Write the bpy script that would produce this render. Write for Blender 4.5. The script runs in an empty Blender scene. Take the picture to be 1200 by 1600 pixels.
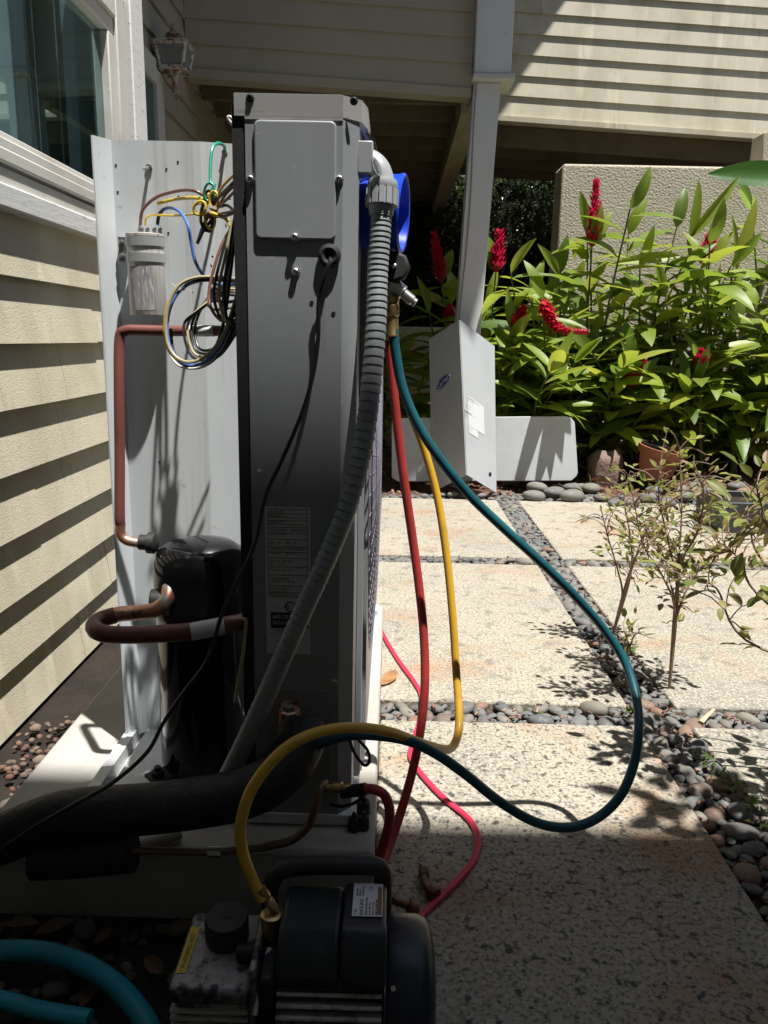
import bpy, bmesh, math, random
from mathutils import Vector, Matrix, Quaternion
R = math.radians
random.seed(7)
S = bpy.context.scene
C = S.collection

# ---------------------------------------------------------------- camera, sky, sun, exposure
EYE = Vector((0, 0, 0.88)); FPX = 1200.0
pit, rol, yaw = R(12.68), R(1.2), R(-0.45)
FW = Vector((math.sin(yaw)*math.cos(pit), math.cos(yaw)*math.cos(pit), -math.sin(pit)))
R0 = FW.cross(Vector((0, 0, 1))).normalized(); U0 = R0.cross(FW)
RT = R0*math.cos(rol) + U0*math.sin(rol); UP = U0*math.cos(rol) - R0*math.sin(rol)
cam = bpy.data.cameras.new('camera'); co = bpy.data.objects.new('camera', cam); C.objects.link(co)
mw = Matrix.Identity(4)
for i in range(3):
    mw[i][0] = RT[i]; mw[i][1] = UP[i]; mw[i][2] = -FW[i]; mw[i][3] = EYE[i]
co.matrix_world = mw
cam.sensor_fit = 'VERTICAL'; cam.sensor_height = 24; cam.sensor_width = 18; cam.lens = 24*FPX/1600
cam.clip_start = 0.02; cam.clip_end = 300
S.camera = co
SUN = Vector((0.22, -0.20, 1.0)).normalized()
W = bpy.data.worlds.new('World'); S.world = W; W.use_nodes = True
nt = W.node_tree; nt.nodes.clear()
sk = nt.nodes.new('ShaderNodeTexSky'); sk.sky_type = 'NISHITA'; sk.sun_disc = False
sk.sun_elevation = math.asin(SUN.z); sk.sun_rotation = math.atan2(SUN.x, SUN.y)
bg = nt.nodes.new('ShaderNodeBackground'); bg.inputs[1].default_value = 0.05
wo = nt.nodes.new('ShaderNodeOutputWorld')
nt.links.new(sk.outputs[0], bg.inputs[0]); nt.links.new(bg.outputs[0], wo.inputs[0])
sl = bpy.data.lights.new('sun', 'SUN'); sl.energy = 5.0; sl.angle = R(0.75); sl.color = (1, 0.965, 0.91)
so = bpy.data.objects.new('sun', sl); C.objects.link(so)
so.rotation_mode = 'QUATERNION'; so.rotation_quaternion = (-SUN).to_track_quat('-Z', 'Y')
S.view_settings.view_transform = 'Standard'; S.view_settings.look = 'None'
S.view_settings.exposure = 0.74; S.view_settings.gamma = 1.0

# ---------------------------------------------------------------- points from the survey of the place
def ray(u, v): return FW + RT*((u-600)/FPX) + UP*((800-v)/FPX)
def py(u, v, y): d = ray(u, v); return EYE + d*((y-EYE.y)/d.y)
def pz(u, v, z): d = ray(u, v); return EYE + d*((z-EYE.z)/d.z)
def pxx(u, v, x): d = ray(u, v); return EYE + d*((x-EYE.x)/d.x)

# ---------------------------------------------------------------- geometry helpers
def catmull(P, n=6):
    P = [Vector(p) for p in P]
    if len(P) < 3: return P
    Q = [P[0]*2-P[1]] + P + [P[-1]*2-P[-2]]
    out = []
    for i in range(1, len(Q)-2):
        a, b, c, d = Q[i-1], Q[i], Q[i+1], Q[i+2]
        for k in range(n):
            t = k/n
            out.append(0.5*((2*b)+(c-a)*t+(2*a-5*b+4*c-d)*t*t+(3*b-a-3*c+d)*t**3))
    out.append(P[-1]); return out
def frame(d):
    d = d.normalized(); a = Vector((0, 0, 1)) if abs(d.z) < 0.9 else Vector((1, 0, 0))
    x = a.cross(d).normalized(); return x, d.cross(x), d
ORG = {}
class G:
    def __init__(s): s.v = []; s.f = []
    def add(s, v, f):
        n = len(s.v); s.v += [Vector(p) for p in v]; s.f += [[i+n for i in q] for q in f]; return s
    def hexa(s, p):
        return s.add(p, [(0, 3, 2, 1), (4, 5, 6, 7), (0, 1, 5, 4), (1, 2, 6, 5), (2, 3, 7, 6), (3, 0, 4, 7)])
    def box(s, x0, x1, y0, y1, z0, z1):
        return s.hexa([(x0, y0, z0), (x1, y0, z0), (x1, y1, z0), (x0, y1, z0), (x0, y0, z1), (x1, y0, z1), (x1, y1, z1), (x0, y1, z1)])
    def obox(s, c, ax, h):
        c = Vector(c); X, Y, Z = [Vector(a).normalized()*k for a, k in zip(ax, h)]
        return s.hexa([c+X*i+Y*j+Z*k for k in (-1, 1) for i, j in ((-1, -1), (1, -1), (1, 1), (-1, 1))])
    def bar(s, a, b, w, h, up=(0, 0, 1)):
        a, b = Vector(a), Vector(b); d = (b-a); L = d.length; d.normalize()
        sx = d.cross(Vector(up)).normalized(); u = sx.cross(d)
        return s.obox((a+b)/2, (d, sx, u), (L/2, w/2, h/2))
    def tube(s, P, r, seg=10, n=6, flat=1.0, cap=True, side=None):
        P = catmull(P, n) if n > 1 else [Vector(p) for p in P]
        m = len(P); rr = r if callable(r) else (lambda t: r)
        d = (P[1]-P[0]).normalized()
        X, Y, _ = frame(d)
        if side is not None:
            X = (Vector(side)-d*d.dot(Vector(side))).normalized(); Y = d.cross(X)
        V = []; F = []
        for i, p in enumerate(P):
            e = (P[min(i+1, m-1)]-P[max(i-1, 0)]).normalized()
            q = d.rotation_difference(e); X = q @ X; d = e
            X = (X-d*X.dot(d)).normalized(); Y = d.cross(X); k = rr(i/(m-1))
            for j in range(seg):
                a = 2*math.pi*j/seg; V.append(p+X*(math.cos(a)*k)+Y*(math.sin(a)*k*flat))
        for i in range(m-1):
            for j in range(seg):
                k = (j+1) % seg; F.append((i*seg+j, i*seg+k, (i+1)*seg+k, (i+1)*seg+j))
        if cap: F.append(tuple(range(seg-1, -1, -1))); F.append(tuple((m-1)*seg+j for j in range(seg)))
        return s.add(V, F)
    def lathe(s, prof, base, axis=(0, 0, 1), seg=20, sx=1.0, sy=1.0, xdir=None):
        base = Vector(base); X, Y, Z = frame(Vector(axis))
        if xdir is not None:
            X = Vector(xdir).normalized(); Y = Z.cross(X)
        V = []; F = []; m = len(prof)
        for r, h in prof:
            for j in range(seg):
                a = 2*math.pi*j/seg; V.append(base+Z*h+X*(math.cos(a)*r*sx)+Y*(math.sin(a)*r*sy))
        for i in range(m-1):
            for j in range(seg):
                k = (j+1) % seg; F.append((i*seg+j, i*seg+k, (i+1)*seg+k, (i+1)*seg+j))
        F.append(tuple(range(seg-1, -1, -1))); F.append(tuple((m-1)*seg+j for j in range(seg)))
        return s.add(V, F)
    def prism(s, poly, ext):
        ext = Vector(ext); n = len(poly); P = [Vector(p) for p in poly]
        return s.add(P+[p+ext for p in P], [tuple(range(n-1, -1, -1)), tuple(range(n, 2*n))]+[(i, (i+1) % n, n+(i+1) % n, n+i) for i in range(n)])
    def build(s, name, m, parent=None, smooth=False, bevel=0, seg=2, org=None):
        if parent is not None: o0 = ORG[parent.name]
        elif org is not None: o0 = Vector(org)
        else:
            o0 = Vector((sum(p.x for p in s.v)/len(s.v), sum(p.y for p in s.v)/len(s.v), min(p.z for p in s.v)))
        me = bpy.data.meshes.new(name); me.from_pydata([p-o0 for p in s.v], [], s.f)
        bm = bmesh.new(); bm.from_mesh(me); bmesh.ops.recalc_face_normals(bm, faces=bm.faces); bm.to_mesh(me); bm.free()
        me.materials.append(m)
        if smooth or bevel:
            me.polygons.foreach_set('use_smooth', [True]*len(me.polygons)); me.set_sharp_from_angle(angle=R(38))
        o = bpy.data.objects.new(name, me); C.objects.link(o)
        if parent is not None: o.parent = parent
        else: o.location = o0
        ORG[o.name] = o0
        if bevel:
            b = o.modifiers.new('bevel', 'BEVEL'); b.width = bevel; b.segments = seg; b.limit_method = 'ANGLE'; b.angle_limit = R(40)
        return o
def tag(o, label=None, cat=None, group=None, kind=None):
    if label: o['label'] = label
    if cat: o['category'] = cat
    if group: o['group'] = group
    if kind: o['kind'] = kind
    return o
def thing(name, loc, label=None, cat=None, group=None, kind=None):
    o = bpy.data.objects.new(name, None); C.objects.link(o); o.location = loc; o.empty_display_size = 0.1
    ORG[o.name] = Vector(loc); return tag(o, label, cat, group, kind)
def inst(name, me, parent, mat4):
    o = bpy.data.objects.new(name, me); C.objects.link(o); o.parent = parent
    m = mat4.copy()
    if parent is not None: m.translation = m.translation-ORG[parent.name]
    o.matrix_local = m; ORG[o.name] = mat4.translation.copy(); return o
def text(body, size, m, M4, name, parent, align='LEFT', ext=0.0002, spacing=1.0, sx=1.0):
    cu = bpy.data.curves.new('lettering', 'FONT'); cu.body = body; cu.size = size; cu.extrude = ext
    cu.align_x = align; cu.resolution_u = 2; cu.space_line = spacing
    t = bpy.data.objects.new('lettering', cu); C.objects.link(t)
    dg = bpy.context.evaluated_depsgraph_get()
    me = bpy.data.meshes.new_from_object(t.evaluated_get(dg)); bpy.data.objects.remove(t)
    M4 = M4 @ Matrix.Diagonal((sx, 1, 1, 1))
    me.transform(Matrix.Translation(-ORG[parent.name]) @ M4); me.materials.clear(); me.materials.append(m); me.name = name
    o = bpy.data.objects.new(name, me); C.objects.link(o); o.parent = parent; ORG[o.name] = ORG[parent.name]; return o
def basis(o, x, y):
    x = Vector(x).normalized(); y = Vector(y); z = x.cross(y).normalized(); y = z.cross(x)
    m = Matrix.Identity(4)
    for i in range(3): m[i][0] = x[i]; m[i][1] = y[i]; m[i][2] = z[i]; m[i][3] = o[i]
    return m

# ---------------------------------------------------------------- materials
MATS = {}
def mat(name, col, rough=0.5, metal=0.0, layers=(), bump=None, coord='Object', scale=(1, 1, 1), trans=0, rnd=None, spec=0.5, coat=0, bumps=()):
    """layers: (colour, noise scale, lo, hi[, detail[, stretch]]) mixed over the base one after another"""
    m = bpy.data.materials.new(name); m.use_nodes = True; n = m.node_tree; n.nodes.clear(); L = n.links.new
    out = n.nodes.new('ShaderNodeOutputMaterial'); b = n.nodes.new('ShaderNodeBsdfPrincipled'); L(b.outputs[0], out.inputs[0])
    b.inputs['Roughness'].default_value = rough; b.inputs['Metallic'].default_value = metal
    b.inputs['Specular IOR Level'].default_value = spec; b.inputs['Coat Weight'].default_value = coat
    if coord == 'World':
        src = n.nodes.new('ShaderNodeNewGeometry').outputs['Position']
    else:
        src = n.nodes.new('ShaderNodeTexCoord').outputs['Object']
    def vec(st):
        mp = n.nodes.new('ShaderNodeMapping'); mp.inputs['Scale'].default_value = st; L(src, mp.inputs[0]); return mp.outputs[0]
    def noise(sc, det=4, st=scale, ro=0.6):
        t = n.nodes.new('ShaderNodeTexNoise'); t.inputs['Scale'].default_value = sc; t.inputs['Detail'].default_value = det
        t.inputs['Roughness'].default_value = ro
        L(vec(st), t.inputs[0]); return t.outputs['Fac']
    rgb = n.nodes.new('ShaderNodeRGB'); rgb.outputs[0].default_value = (*col, 1); cur = rgb.outputs[0]
    if rnd:
        oi = n.nodes.new('ShaderNodeObjectInfo'); rp = n.nodes.new('ShaderNodeValToRGB')
        el = rp.color_ramp.elements
        while len(el) < len(rnd): el.new(0.5)
        for i, c in enumerate(rnd):
            el[i].position = i/(len(rnd)-1) if len(rnd) > 1 else 0; el[i].color = (*c, 1)
        L(oi.outputs['Random'], rp.inputs[0]); cur = rp.outputs[0]
    for la in layers:
        c, sc, lo, hi = la[:4]; det = la[4] if len(la) > 4 else 4; st = la[5] if len(la) > 5 else scale
        mr = n.nodes.new('ShaderNodeMapRange'); L(noise(sc, det, st), mr.inputs[0]); mr.inputs[1].default_value = lo; mr.inputs[2].default_value = hi
        mx = n.nodes.new('ShaderNodeMix'); mx.data_type = 'RGBA'; L(mr.outputs[0], mx.inputs[0]); L(cur, mx.inputs[6]); mx.inputs[7].default_value = (*c, 1); cur = mx.outputs[2]
    L(cur, b.inputs['Base Color'])
    prev = None
    for bs in ([bump] if bump else []) + list(bumps):
        sc, stg, dist = bs[:3]; st = bs[3] if len(bs) > 3 else scale
        bp = n.nodes.new('ShaderNodeBump'); bp.inputs['Strength'].default_value = stg; bp.inputs['Distance'].default_value = dist
        L(noise(sc, 5, st), bp.inputs['Height'])
        if prev: L(prev, bp.inputs['Normal'])
        prev = bp.outputs[0]; L(prev, b.inputs['Normal'])
    if trans:
        tr = n.nodes.new('ShaderNodeBsdfTranslucent'); ms = n.nodes.new('ShaderNodeMixShader'); ms.inputs[0].default_value = trans
        hs = n.nodes.new('ShaderNodeHueSaturation'); hs.inputs['Value'].default_value = 1.5; hs.inputs['Hue'].default_value = 0.485; L(cur, hs.inputs['Color']); L(hs.outputs[0], tr.inputs[0])
        L(b.outputs[0], ms.inputs[1]); L(tr.outputs[0], ms.inputs[2]); L(ms.outputs[0], out.inputs[0])
    MATS[name] = m; return m
A1 = (1, 1, 1)
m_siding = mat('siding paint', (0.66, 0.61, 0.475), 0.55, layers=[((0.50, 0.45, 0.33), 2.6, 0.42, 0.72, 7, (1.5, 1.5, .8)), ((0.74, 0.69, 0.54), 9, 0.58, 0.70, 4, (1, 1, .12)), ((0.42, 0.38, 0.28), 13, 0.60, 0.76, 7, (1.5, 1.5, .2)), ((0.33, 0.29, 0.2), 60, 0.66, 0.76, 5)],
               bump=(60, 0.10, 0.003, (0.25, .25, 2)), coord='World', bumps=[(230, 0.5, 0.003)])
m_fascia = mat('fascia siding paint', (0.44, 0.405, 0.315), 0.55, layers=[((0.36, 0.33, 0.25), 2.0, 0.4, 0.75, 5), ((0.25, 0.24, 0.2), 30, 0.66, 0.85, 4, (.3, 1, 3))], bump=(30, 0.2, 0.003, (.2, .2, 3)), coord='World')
m_soffit = mat('soffit board brown', (0.20, 0.16, 0.10), 0.7, layers=[((0.13, 0.10, 0.06), 3, 0.4, 0.7)], coord='World')
m_trim = mat('trim paint', (0.66, 0.65, 0.61), 0.5, layers=[((0.53, 0.51, 0.46), 4, 0.5, 0.75, 5), ((0.36, 0.34, 0.3), 55, 0.68, 0.76, 4)], bump=(50, 0.15, 0.003), coord='World')
m_weather = mat('weathered trim paint', (0.70, 0.71, 0.70), 0.7, layers=[((0.45, 0.44, 0.42), 60, 0.58, 0.68, 6, (1, .25, 1.6))], bump=(60, 0.28, 0.003, (1, .25, 1.6)), coord='World')
m_post = mat('post paint', (0.74, 0.76, 0.78), 0.5, layers=[((0.66, 0.67, 0.67), 4, 0.45, 0.75, 5, (1, 1, .3)), ((0.38, 0.36, 0.3), 25, 0.68, 0.8)], bump=(30, 0.1, 0.003), coord='World')
m_stucco = mat('stucco', (0.56, 0.51, 0.40), 0.9, layers=[((0.47, 0.42, 0.32), 3, 0.4, 0.7)], bump=(62, 1.0, 0.016), coord='World')
m_slab = mat('weathered concrete slab', (0.37, 0.332, 0.262), 0.85, layers=[((0.255, 0.24, 0.20), 1.7, 0.44, 0.66, 10), ((0.44, 0.40, 0.325), 95, 0.47, 0.60, 4), ((0.365, 0.215, 0.125), 2.2, 0.535, 0.68, 13, (1, 1.8, 1)), ((0.175, 0.165, 0.14), 140, 0.505, 0.60, 4), ((0.185, 0.175, 0.15), 20, 0.53, 0.66, 9), ((0.09, 0.09, 0.082), 75, 0.63, 0.68, 7), ((0.50, 0.465, 0.385), 190, 0.58, 0.68, 2)],
             bump=(150, 0.6, 0.003), coord='World', bumps=[(9, 0.2, 0.01)])
m_mold = mat('mouldy concrete slab', (0.37, 0.335, 0.268), 0.85, layers=[((0.25, 0.235, 0.195), 1.9, 0.44, 0.66, 10), ((0.44, 0.40, 0.325), 95, 0.47, 0.60, 4), ((0.37, 0.215, 0.12), 2.6, 0.525, 0.66, 13), ((0.15, 0.142, 0.122), 130, 0.52, 0.61, 4), ((0.07, 0.07, 0.063), 55, 0.565, 0.63, 9), ((0.05, 0.05, 0.046), 24, 0.61, 0.68, 12)],
             bump=(150, 0.6, 0.003), coord='World', bumps=[(9, 0.2, 0.01)])
m_soil = mat('dark soil', (0.028, 0.018, 0.012), 0.95, layers=[((0.012, 0.009, 0.007), 12, 0.4, 0.7, 6), ((0.06, 0.04, 0.028), 60, 0.64, 0.74)], bump=(40, 1, 0.03), coord='World')
m_mulch = mat('bark mulch', (0.17, 0.085, 0.055), 0.95, layers=[((0.08, 0.04, 0.03), 9, 0.4, 0.7, 6), ((0.30, 0.18, 0.12), 50, 0.6, 0.72)], bump=(45, 1, 0.03), coord='World')
m_chip = mat('bark chip', (0.2, .1, .07), 0.9, layers=[((0.42, 0.27, 0.18), 5, 0.52, 0.6, 1), ((0.09, 0.045, 0.035), 7, 0.55, 0.62, 1)], coord='World')
m_joint = mat('joint gravel', (0.09, 0.075, 0.058), 0.95, layers=[((0.19, 0.16, 0.12), 90, 0.5, 0.6), ((0.06, 0.05, 0.04), 60, 0.55, 0.65)], bump=(90, 1, 0.02), coord='World')
m_pebble = mat('river pebble', (0.2, 0.2, 0.2), 0.75, rnd=[(0.115, 0.122, 0.128), (0.17, 0.16, 0.14), (0.09, 0.097, 0.105), (0.20, 0.18, 0.145), (0.14, 0.147, 0.15), (0.25, 0.14, 0.085), (0.10, 0.108, 0.115), (0.23, 0.21, 0.175), (0.13, 0.135, 0.14)],
               layers=[((0.22, 0.21, 0.19), 3, 0.52, 0.72, 6)], bump=(25, 0.15, 0.004))
m_redstone = mat('red gravel', (0.3, 0.2, 0.15), 0.9, rnd=[(0.22, 0.14, 0.10), (0.30, 0.24, 0.18), (0.20, 0.085, 0.06), (0.15, 0.135, 0.12), (0.28, 0.17, 0.12)], bump=(30, .6, .01))
m_darkstone = mat('dark gravel', (0.1, 0.09, 0.08), 0.8, rnd=[(0.09, 0.08, 0.07), (0.14, 0.12, 0.1), (0.06, 0.06, 0.06), (0.17, 0.14, 0.11)], bump=(30, .5, .01))
m_boulder = mat('boulder', (0.22, 0.15, 0.125), 0.9, layers=[((0.14, 0.1, 0.085), 6, 0.45, 0.7, 6), ((0.3, 0.23, 0.2), 30, 0.6, 0.72)], bump=(14, .8, .03), coord='World')
m_pad = mat('pad concrete', (0.42, 0.415, 0.39), 0.75, layers=[((0.34, 0.32, 0.27), 4, 0.45, 0.7, 6), ((0.33, 0.31, 0.27), 70, 0.66, 0.75)], bump=(70, .25, .004), coord='World')
m_gray = mat('unit grey paint', (0.285, 0.302, 0.32), 0.42, layers=[((0.25, 0.265, 0.28), 5, 0.42, 0.72, 7, (1.6, 1, .3)), ((0.23, 0.22, 0.20), 18, 0.60, 0.75, 6, (2, 1, .08)), ((0.40, 0.41, 0.41), 60, 0.68, 0.76)], coord='World', bump=(200, .04, .001))
m_rail = mat('unit cap metal', (0.42, 0.42, 0.41), 0.35, metal=0.25, layers=[((0.26, 0.21, 0.17), 14, 0.60, 0.75, 6, (.6, 1, 3))], coord='World')
m_sheet = mat('galvanised sheet', (0.74, 0.785, 0.81), 0.38, metal=0.1, layers=[((0.60, 0.64, 0.67), 3, 0.42, 0.7, 6, (1, 1, .4)), ((0.52, 0.53, 0.52), 22, 0.55, 0.75, 6, (2, 1, .07)), ((0.40, 0.39, 0.36), 40, 0.66, 0.78, 6)], coord='World')
m_panelpaint = mat('panel paint', (0.46, 0.485, 0.51), 0.4, layers=[((0.41, 0.435, 0.46), 5, 0.45, 0.7, 6, (1, 1, .4)), ((0.36, 0.35, 0.32), 26, 0.62, 0.76, 6, (2, 2, .15))], coord='World')
m_lidpaint = mat('lid paint', (0.60, 0.63, 0.66), 0.45, layers=[((0.52, 0.55, 0.575), 4, 0.42, 0.7, 7), ((0.44, 0.42, 0.38), 30, 0.62, 0.78, 7)], coord='World')
m_black = mat('black enamel', (0.005, 0.005, 0.006), 0.1, spec=0.35, coat=0.1, layers=[((.012, .011, .01), 30, .6, .7)])
m_blackmat = mat('black rubber', (0.018, 0.018, 0.019), 0.6, bump=(60, .2, .003))
m_foam = mat('black pipe insulation', (0.012, 0.012, 0.014), 0.55, bump=(35, .5, .01), coord='World')
m_pump = mat('pump casing paint', (0.018, 0.022, 0.026), 0.4, layers=[((0.04, 0.04, 0.042), 25, 0.6, 0.8)], bump=(150, .15, .002), coord='World')
m_pumpblue = mat('pump fan cover paint', (0.018, 0.024, 0.038), 0.38, layers=[((0.10, 0.08, 0.06), 25, 0.66, 0.75)], bump=(90, .15, .002), coord='World')
m_cast = mat('cast aluminium', (0.30, 0.30, 0.29), 0.5, metal=0.5, layers=[((0.05, 0.05, 0.05), 45, 0.5, 0.6, 6), ((0.2, .19, .17), 12, 0.5, 0.7)], bump=(90, .5, .004), coord='World')
m_fin = mat('cooling fin', (0.50, 0.49, 0.46), 0.5, metal=0.0, layers=[((0.08, 0.08, 0.07), 30, 0.55, 0.68, 6)], coord='World')
m_rustpipe = mat('brown painted pipe', (0.19, 0.065, 0.05), 0.45, layers=[((0.12, 0.045, 0.04), 10, 0.5, 0.75), ((0.3, .12, .07), 40, 0.66, 0.8)], coord='World')
m_copper = mat('raw copper', (0.60, 0.30, 0.19), 0.4, metal=0.8, layers=[((0.55, 0.52, 0.48), 25, 0.5, 0.6), ((0.12, 0.09, 0.08), 30, 0.6, 0.68)], coord='World')
m_brass = mat('brass', (0.55, 0.39, 0.17), 0.32, metal=0.9, layers=[((0.28, 0.18, 0.09), 30, 0.55, 0.75)], coord='World')
m_steel = mat('steel', (0.55, 0.55, 0.54), 0.3, metal=0.9)
m_strap = mat('strap metal', (0.50, 0.52, 0.53), 0.35, metal=0.3)
m_can = mat('capacitor aluminium', (0.74, 0.73, 0.69), 0.35, metal=0.1, layers=[((0.5, 0.49, 0.47), 60, 0.5, 0.6, 4, (3, 3, .1))], coord='World')
m_hole = mat('dark hole', (0.01, 0.01, 0.01), 0.9)
m_conduit = mat('grey conduit plastic', (0.25, 0.275, 0.28), 0.45, layers=[((0.2, 0.22, 0.22), 12, 0.45, 0.75)], coord='World')
m_pvc = mat('grey fitting plastic', (0.34, 0.36, 0.37), 0.4)
m_red = mat('red hose rubber', (0.42, 0.045, 0.04), 0.45, layers=[((0.3, .03, .03), 14, .45, .7)], coord='World', bump=(300, .1, .001))
m_yellow = mat('yellow hose rubber', (0.62, 0.36, 0.03), 0.42, layers=[((0.42, 0.25, 0.04), 12, 0.5, 0.75)], coord='World')
m_green = mat('teal hose rubber', (0.012, 0.095, 0.125), 0.4, layers=[((0.01, 0.06, 0.08), 12, 0.45, 0.75)], coord='World')
m_garden = mat('turquoise garden hose rubber', (0.012, 0.25, 0.32), 0.38, layers=[((0.01, .17, .22), 12, .5, .7)], coord='World')
m_cord = mat('pink red cord rubber', (0.62, 0.035, 0.085), 0.4)
m_blue = mat('blue rubber', (0.01, 0.06, 0.62), 0.35)
m_redboot = mat('red rubber', (0.5, 0.02, 0.03), 0.4)
m_wy = mat('yellow wire', (0.72, 0.50, 0.05), 0.4); m_wb = mat('blue wire', (0.09, 0.2, 0.55), 0.4); m_wk = mat('black wire', (0.015, 0.015, 0.016), 0.4)
m_wg = mat('green wire', (0.01, 0.30, 0.20), 0.4); m_wn = mat('brown wire', (0.20, 0.085, 0.06), 0.4); m_ww = mat('white nylon', (0.75, 0.74, 0.68), 0.5); m_wt = mat('tan wire', (0.42, 0.36, 0.2), 0.45)
m_paper = mat('label paper', (0.62, 0.63, 0.64), 0.5, layers=[((0.53, .54, .55), 20, .5, .7)], coord='World')
m_ink = mat('label ink', (0.02, 0.02, 0.022), 0.5); m_inkorange = mat('rust brown ink', (0.25, 0.10, 0.03), 0.5); m_inkyellow = mat('yellow decal', (0.6, 0.42, 0.03), 0.5)
m_logoblue = mat('logo blue', (0.015, 0.025, 0.22), 0.35); m_white = mat('white print', (0.66, 0.67, 0.68), 0.4)
m_terra = mat('terracotta', (0.36, 0.135, 0.07), 0.75, layers=[((0.28, .11, .06), 7, .45, .7)], bump=(60, .2, .003))
m_leaf = mat('ginger leaf', (0.1, 0.2, 0.02), 0.42, rnd=[(0.11, 0.20, 0.025), (0.20, 0.29, 0.03), (0.28, 0.35, 0.04), (0.07, 0.145, 0.022), (0.34, 0.38, 0.05), (0.15, 0.24, 0.026), (0.25, 0.32, 0.035)], layers=[((0.04, 0.09, 0.015), 5, .55, .8, 4, (1, .3, 1)), ((0.30, 0.22, 0.07), 3.2, .63, .68, 6)], bump=(40, .25, .004, (2.5, .12, 1)), trans=0.42)
m_stem = mat('ginger stem', (0.09, 0.12, 0.03), 0.5, layers=[((0.16, 0.11, 0.05), 8, .5, .7)])
m_bract = mat('red bract', (0.50, 0.012, 0.035), 0.4, trans=0.25)
m_hedge = mat('hedge leaf', (0.07, 0.11, 0.03), 0.35, layers=[((0.14, 0.18, 0.06), 9, .5, .62, 2)], coord='World', trans=0.2)
m_basil = mat('shrub leaf', (0.15, 0.17, 0.03), 0.5, rnd=[(0.16, 0.19, 0.035), (0.26, 0.27, 0.06), (0.24, 0.17, 0.09), (0.12, 0.16, 0.035), (0.32, 0.32, 0.09)], trans=0.35)
m_twig = mat('twig bark', (0.25, 0.16, 0.12), 0.7, layers=[((0.34, .26, .2), 30, .5, .7)], coord='World')
m_spike = mat('dried flower spike', (0.42, 0.25, 0.2), 0.7)
m_litter = mat('brown leaf litter', (.13, .075, .04), .8, rnd=[(.16, .09, .045), (.09, .055, .03), (.2, .13, .07), (.06, .04, .025)])
m_dullpipe = mat('dull copper', (.22, .15, .11), .5, metal=.5, layers=[((.35, .33, .3), 20, .55, .65)], coord='World')
m_dry = mat('dry leaf', (0.36, 0.19, 0.075), 0.6, layers=[((0.24, .11, .05), 30, .45, .65)])
m_glass = bpy.data.materials.new('window glass'); m_glass.use_nodes = True
_n = m_glass.node_tree; _n.nodes.clear(); _o = _n.nodes.new('ShaderNodeOutputMaterial'); _m = _n.nodes.new('ShaderNodeMixShader')
_t = _n.nodes.new('ShaderNodeBsdfTransparent'); _t.inputs[0].default_value = (.66, .76, .75, 1); _g = _n.nodes.new('ShaderNodeBsdfGlossy'); _g.inputs['Roughness'].default_value = 0.015; _g.inputs[0].default_value = (.72, .93, .95, 1)
_w = _n.nodes.new('ShaderNodeLayerWeight'); _p = _n.nodes.new('ShaderNodeMath'); _p.operation = 'POWER'; _p.inputs[1].default_value = 2.6; _n.links.new(_w.outputs['Facing'], _p.inputs[0])
_f = _n.nodes.new('ShaderNodeMapRange'); _f.inputs[3].default_value = .05; _f.inputs[4].default_value = 0.9; _n.links.new(_p.outputs[0], _f.inputs[0])
for a, b in ((_f.outputs[0], _m.inputs[0]), (_t.outputs[0], _m.inputs[1]), (_g.outputs[0], _m.inputs[2]), (_m.outputs[0], _o.inputs[0])): _n.links.new(a, b)
m_lampglass = mat('dusty lamp glass', (0.20, 0.22, 0.22), 0.25, layers=[((.3, .3, .28), 30, .5, .7)])
m_lampmetal = mat('chipped white lamp paint', (0.6, 0.58, 0.54), 0.5, layers=[((0.2, 0.065, 0.03), 28, 0.54, 0.62, 5)], coord='World')
m_rustmetal = mat('rusty lamp metal', (0.50, 0.46, 0.41), 0.7, layers=[((0.24, 0.085, 0.035), 32, .47, .56, 5), ((.10, .045, .025), 30, .58, .7)], coord='World')
m_room = mat('dark room plaster', (0.10, 0.15, 0.15), 0.9); m_pale = mat('pale teal bounce plaster', (.30, .36, .39), .9, layers=[((.24, .29, .32), 1.2, .45, .6)], coord='World'); m_curtain = mat('curtain cloth', (0.40, 0.5, 0.5), 0.9)
m_mesh = mat('guard wire', (0.20, 0.195, 0.25), 0.4)
m_coil = mat('coil fins', (0.12, 0.12, 0.13), 0.5, metal=0.4)

# ---------------------------------------------------------------- ground, patio
g = G(); g.add([(-60, -60, -.045), (60, -60, -.045), (60, 120, -.045), (-60, 120, -.045)], [(0, 1, 2, 3)])
tag(g.build('ground', m_soil, org=(0, 0, -.045)), kind='structure')
patio = thing('patio', (0, 0, 0), kind='structure')
def slab(x0, x1, y0, y1, m=m_slab): G().box(x0, x1, y0, y1, -.09, 0).build('slab', m, patio, bevel=.006)
ROW1 = (1.672, 1.775); ROW2 = (3.0, 3.105); ROW3 = (4.29, 4.52); COL = (.605, .725)
for (x0, x1) in ((-.012, COL[0]), (COL[1], 2.0), (2.12, 3.5), (3.6, 5.0)):
    for (y0, y1) in ((.42, ROW1[0]), (ROW1[1], ROW2[0]), (ROW2[1], ROW3[0])):
        a = x0
        if x0 < 0 and y0 > 1.7: a = -.05
        slab(a, x1, y0, y1, m_mold if y0 < 1 else m_slab)
for (x0, x1) in ((-.012, COL[0]), (COL[1], 2.0), (2.12, 3.5)): slab(x0, x1, -1.4, .32, m_mold)
g = G(); g.add([(-.05, -1.4, -.022), (3.6, -1.4, -.022), (3.6, 4.55, -.022), (-.05, 4.55, -.022)], [(0, 1, 2, 3)])
joint = tag(g.build('pebble_joint', m_joint, org=(0, 0, -.022)), kind='structure')
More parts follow.
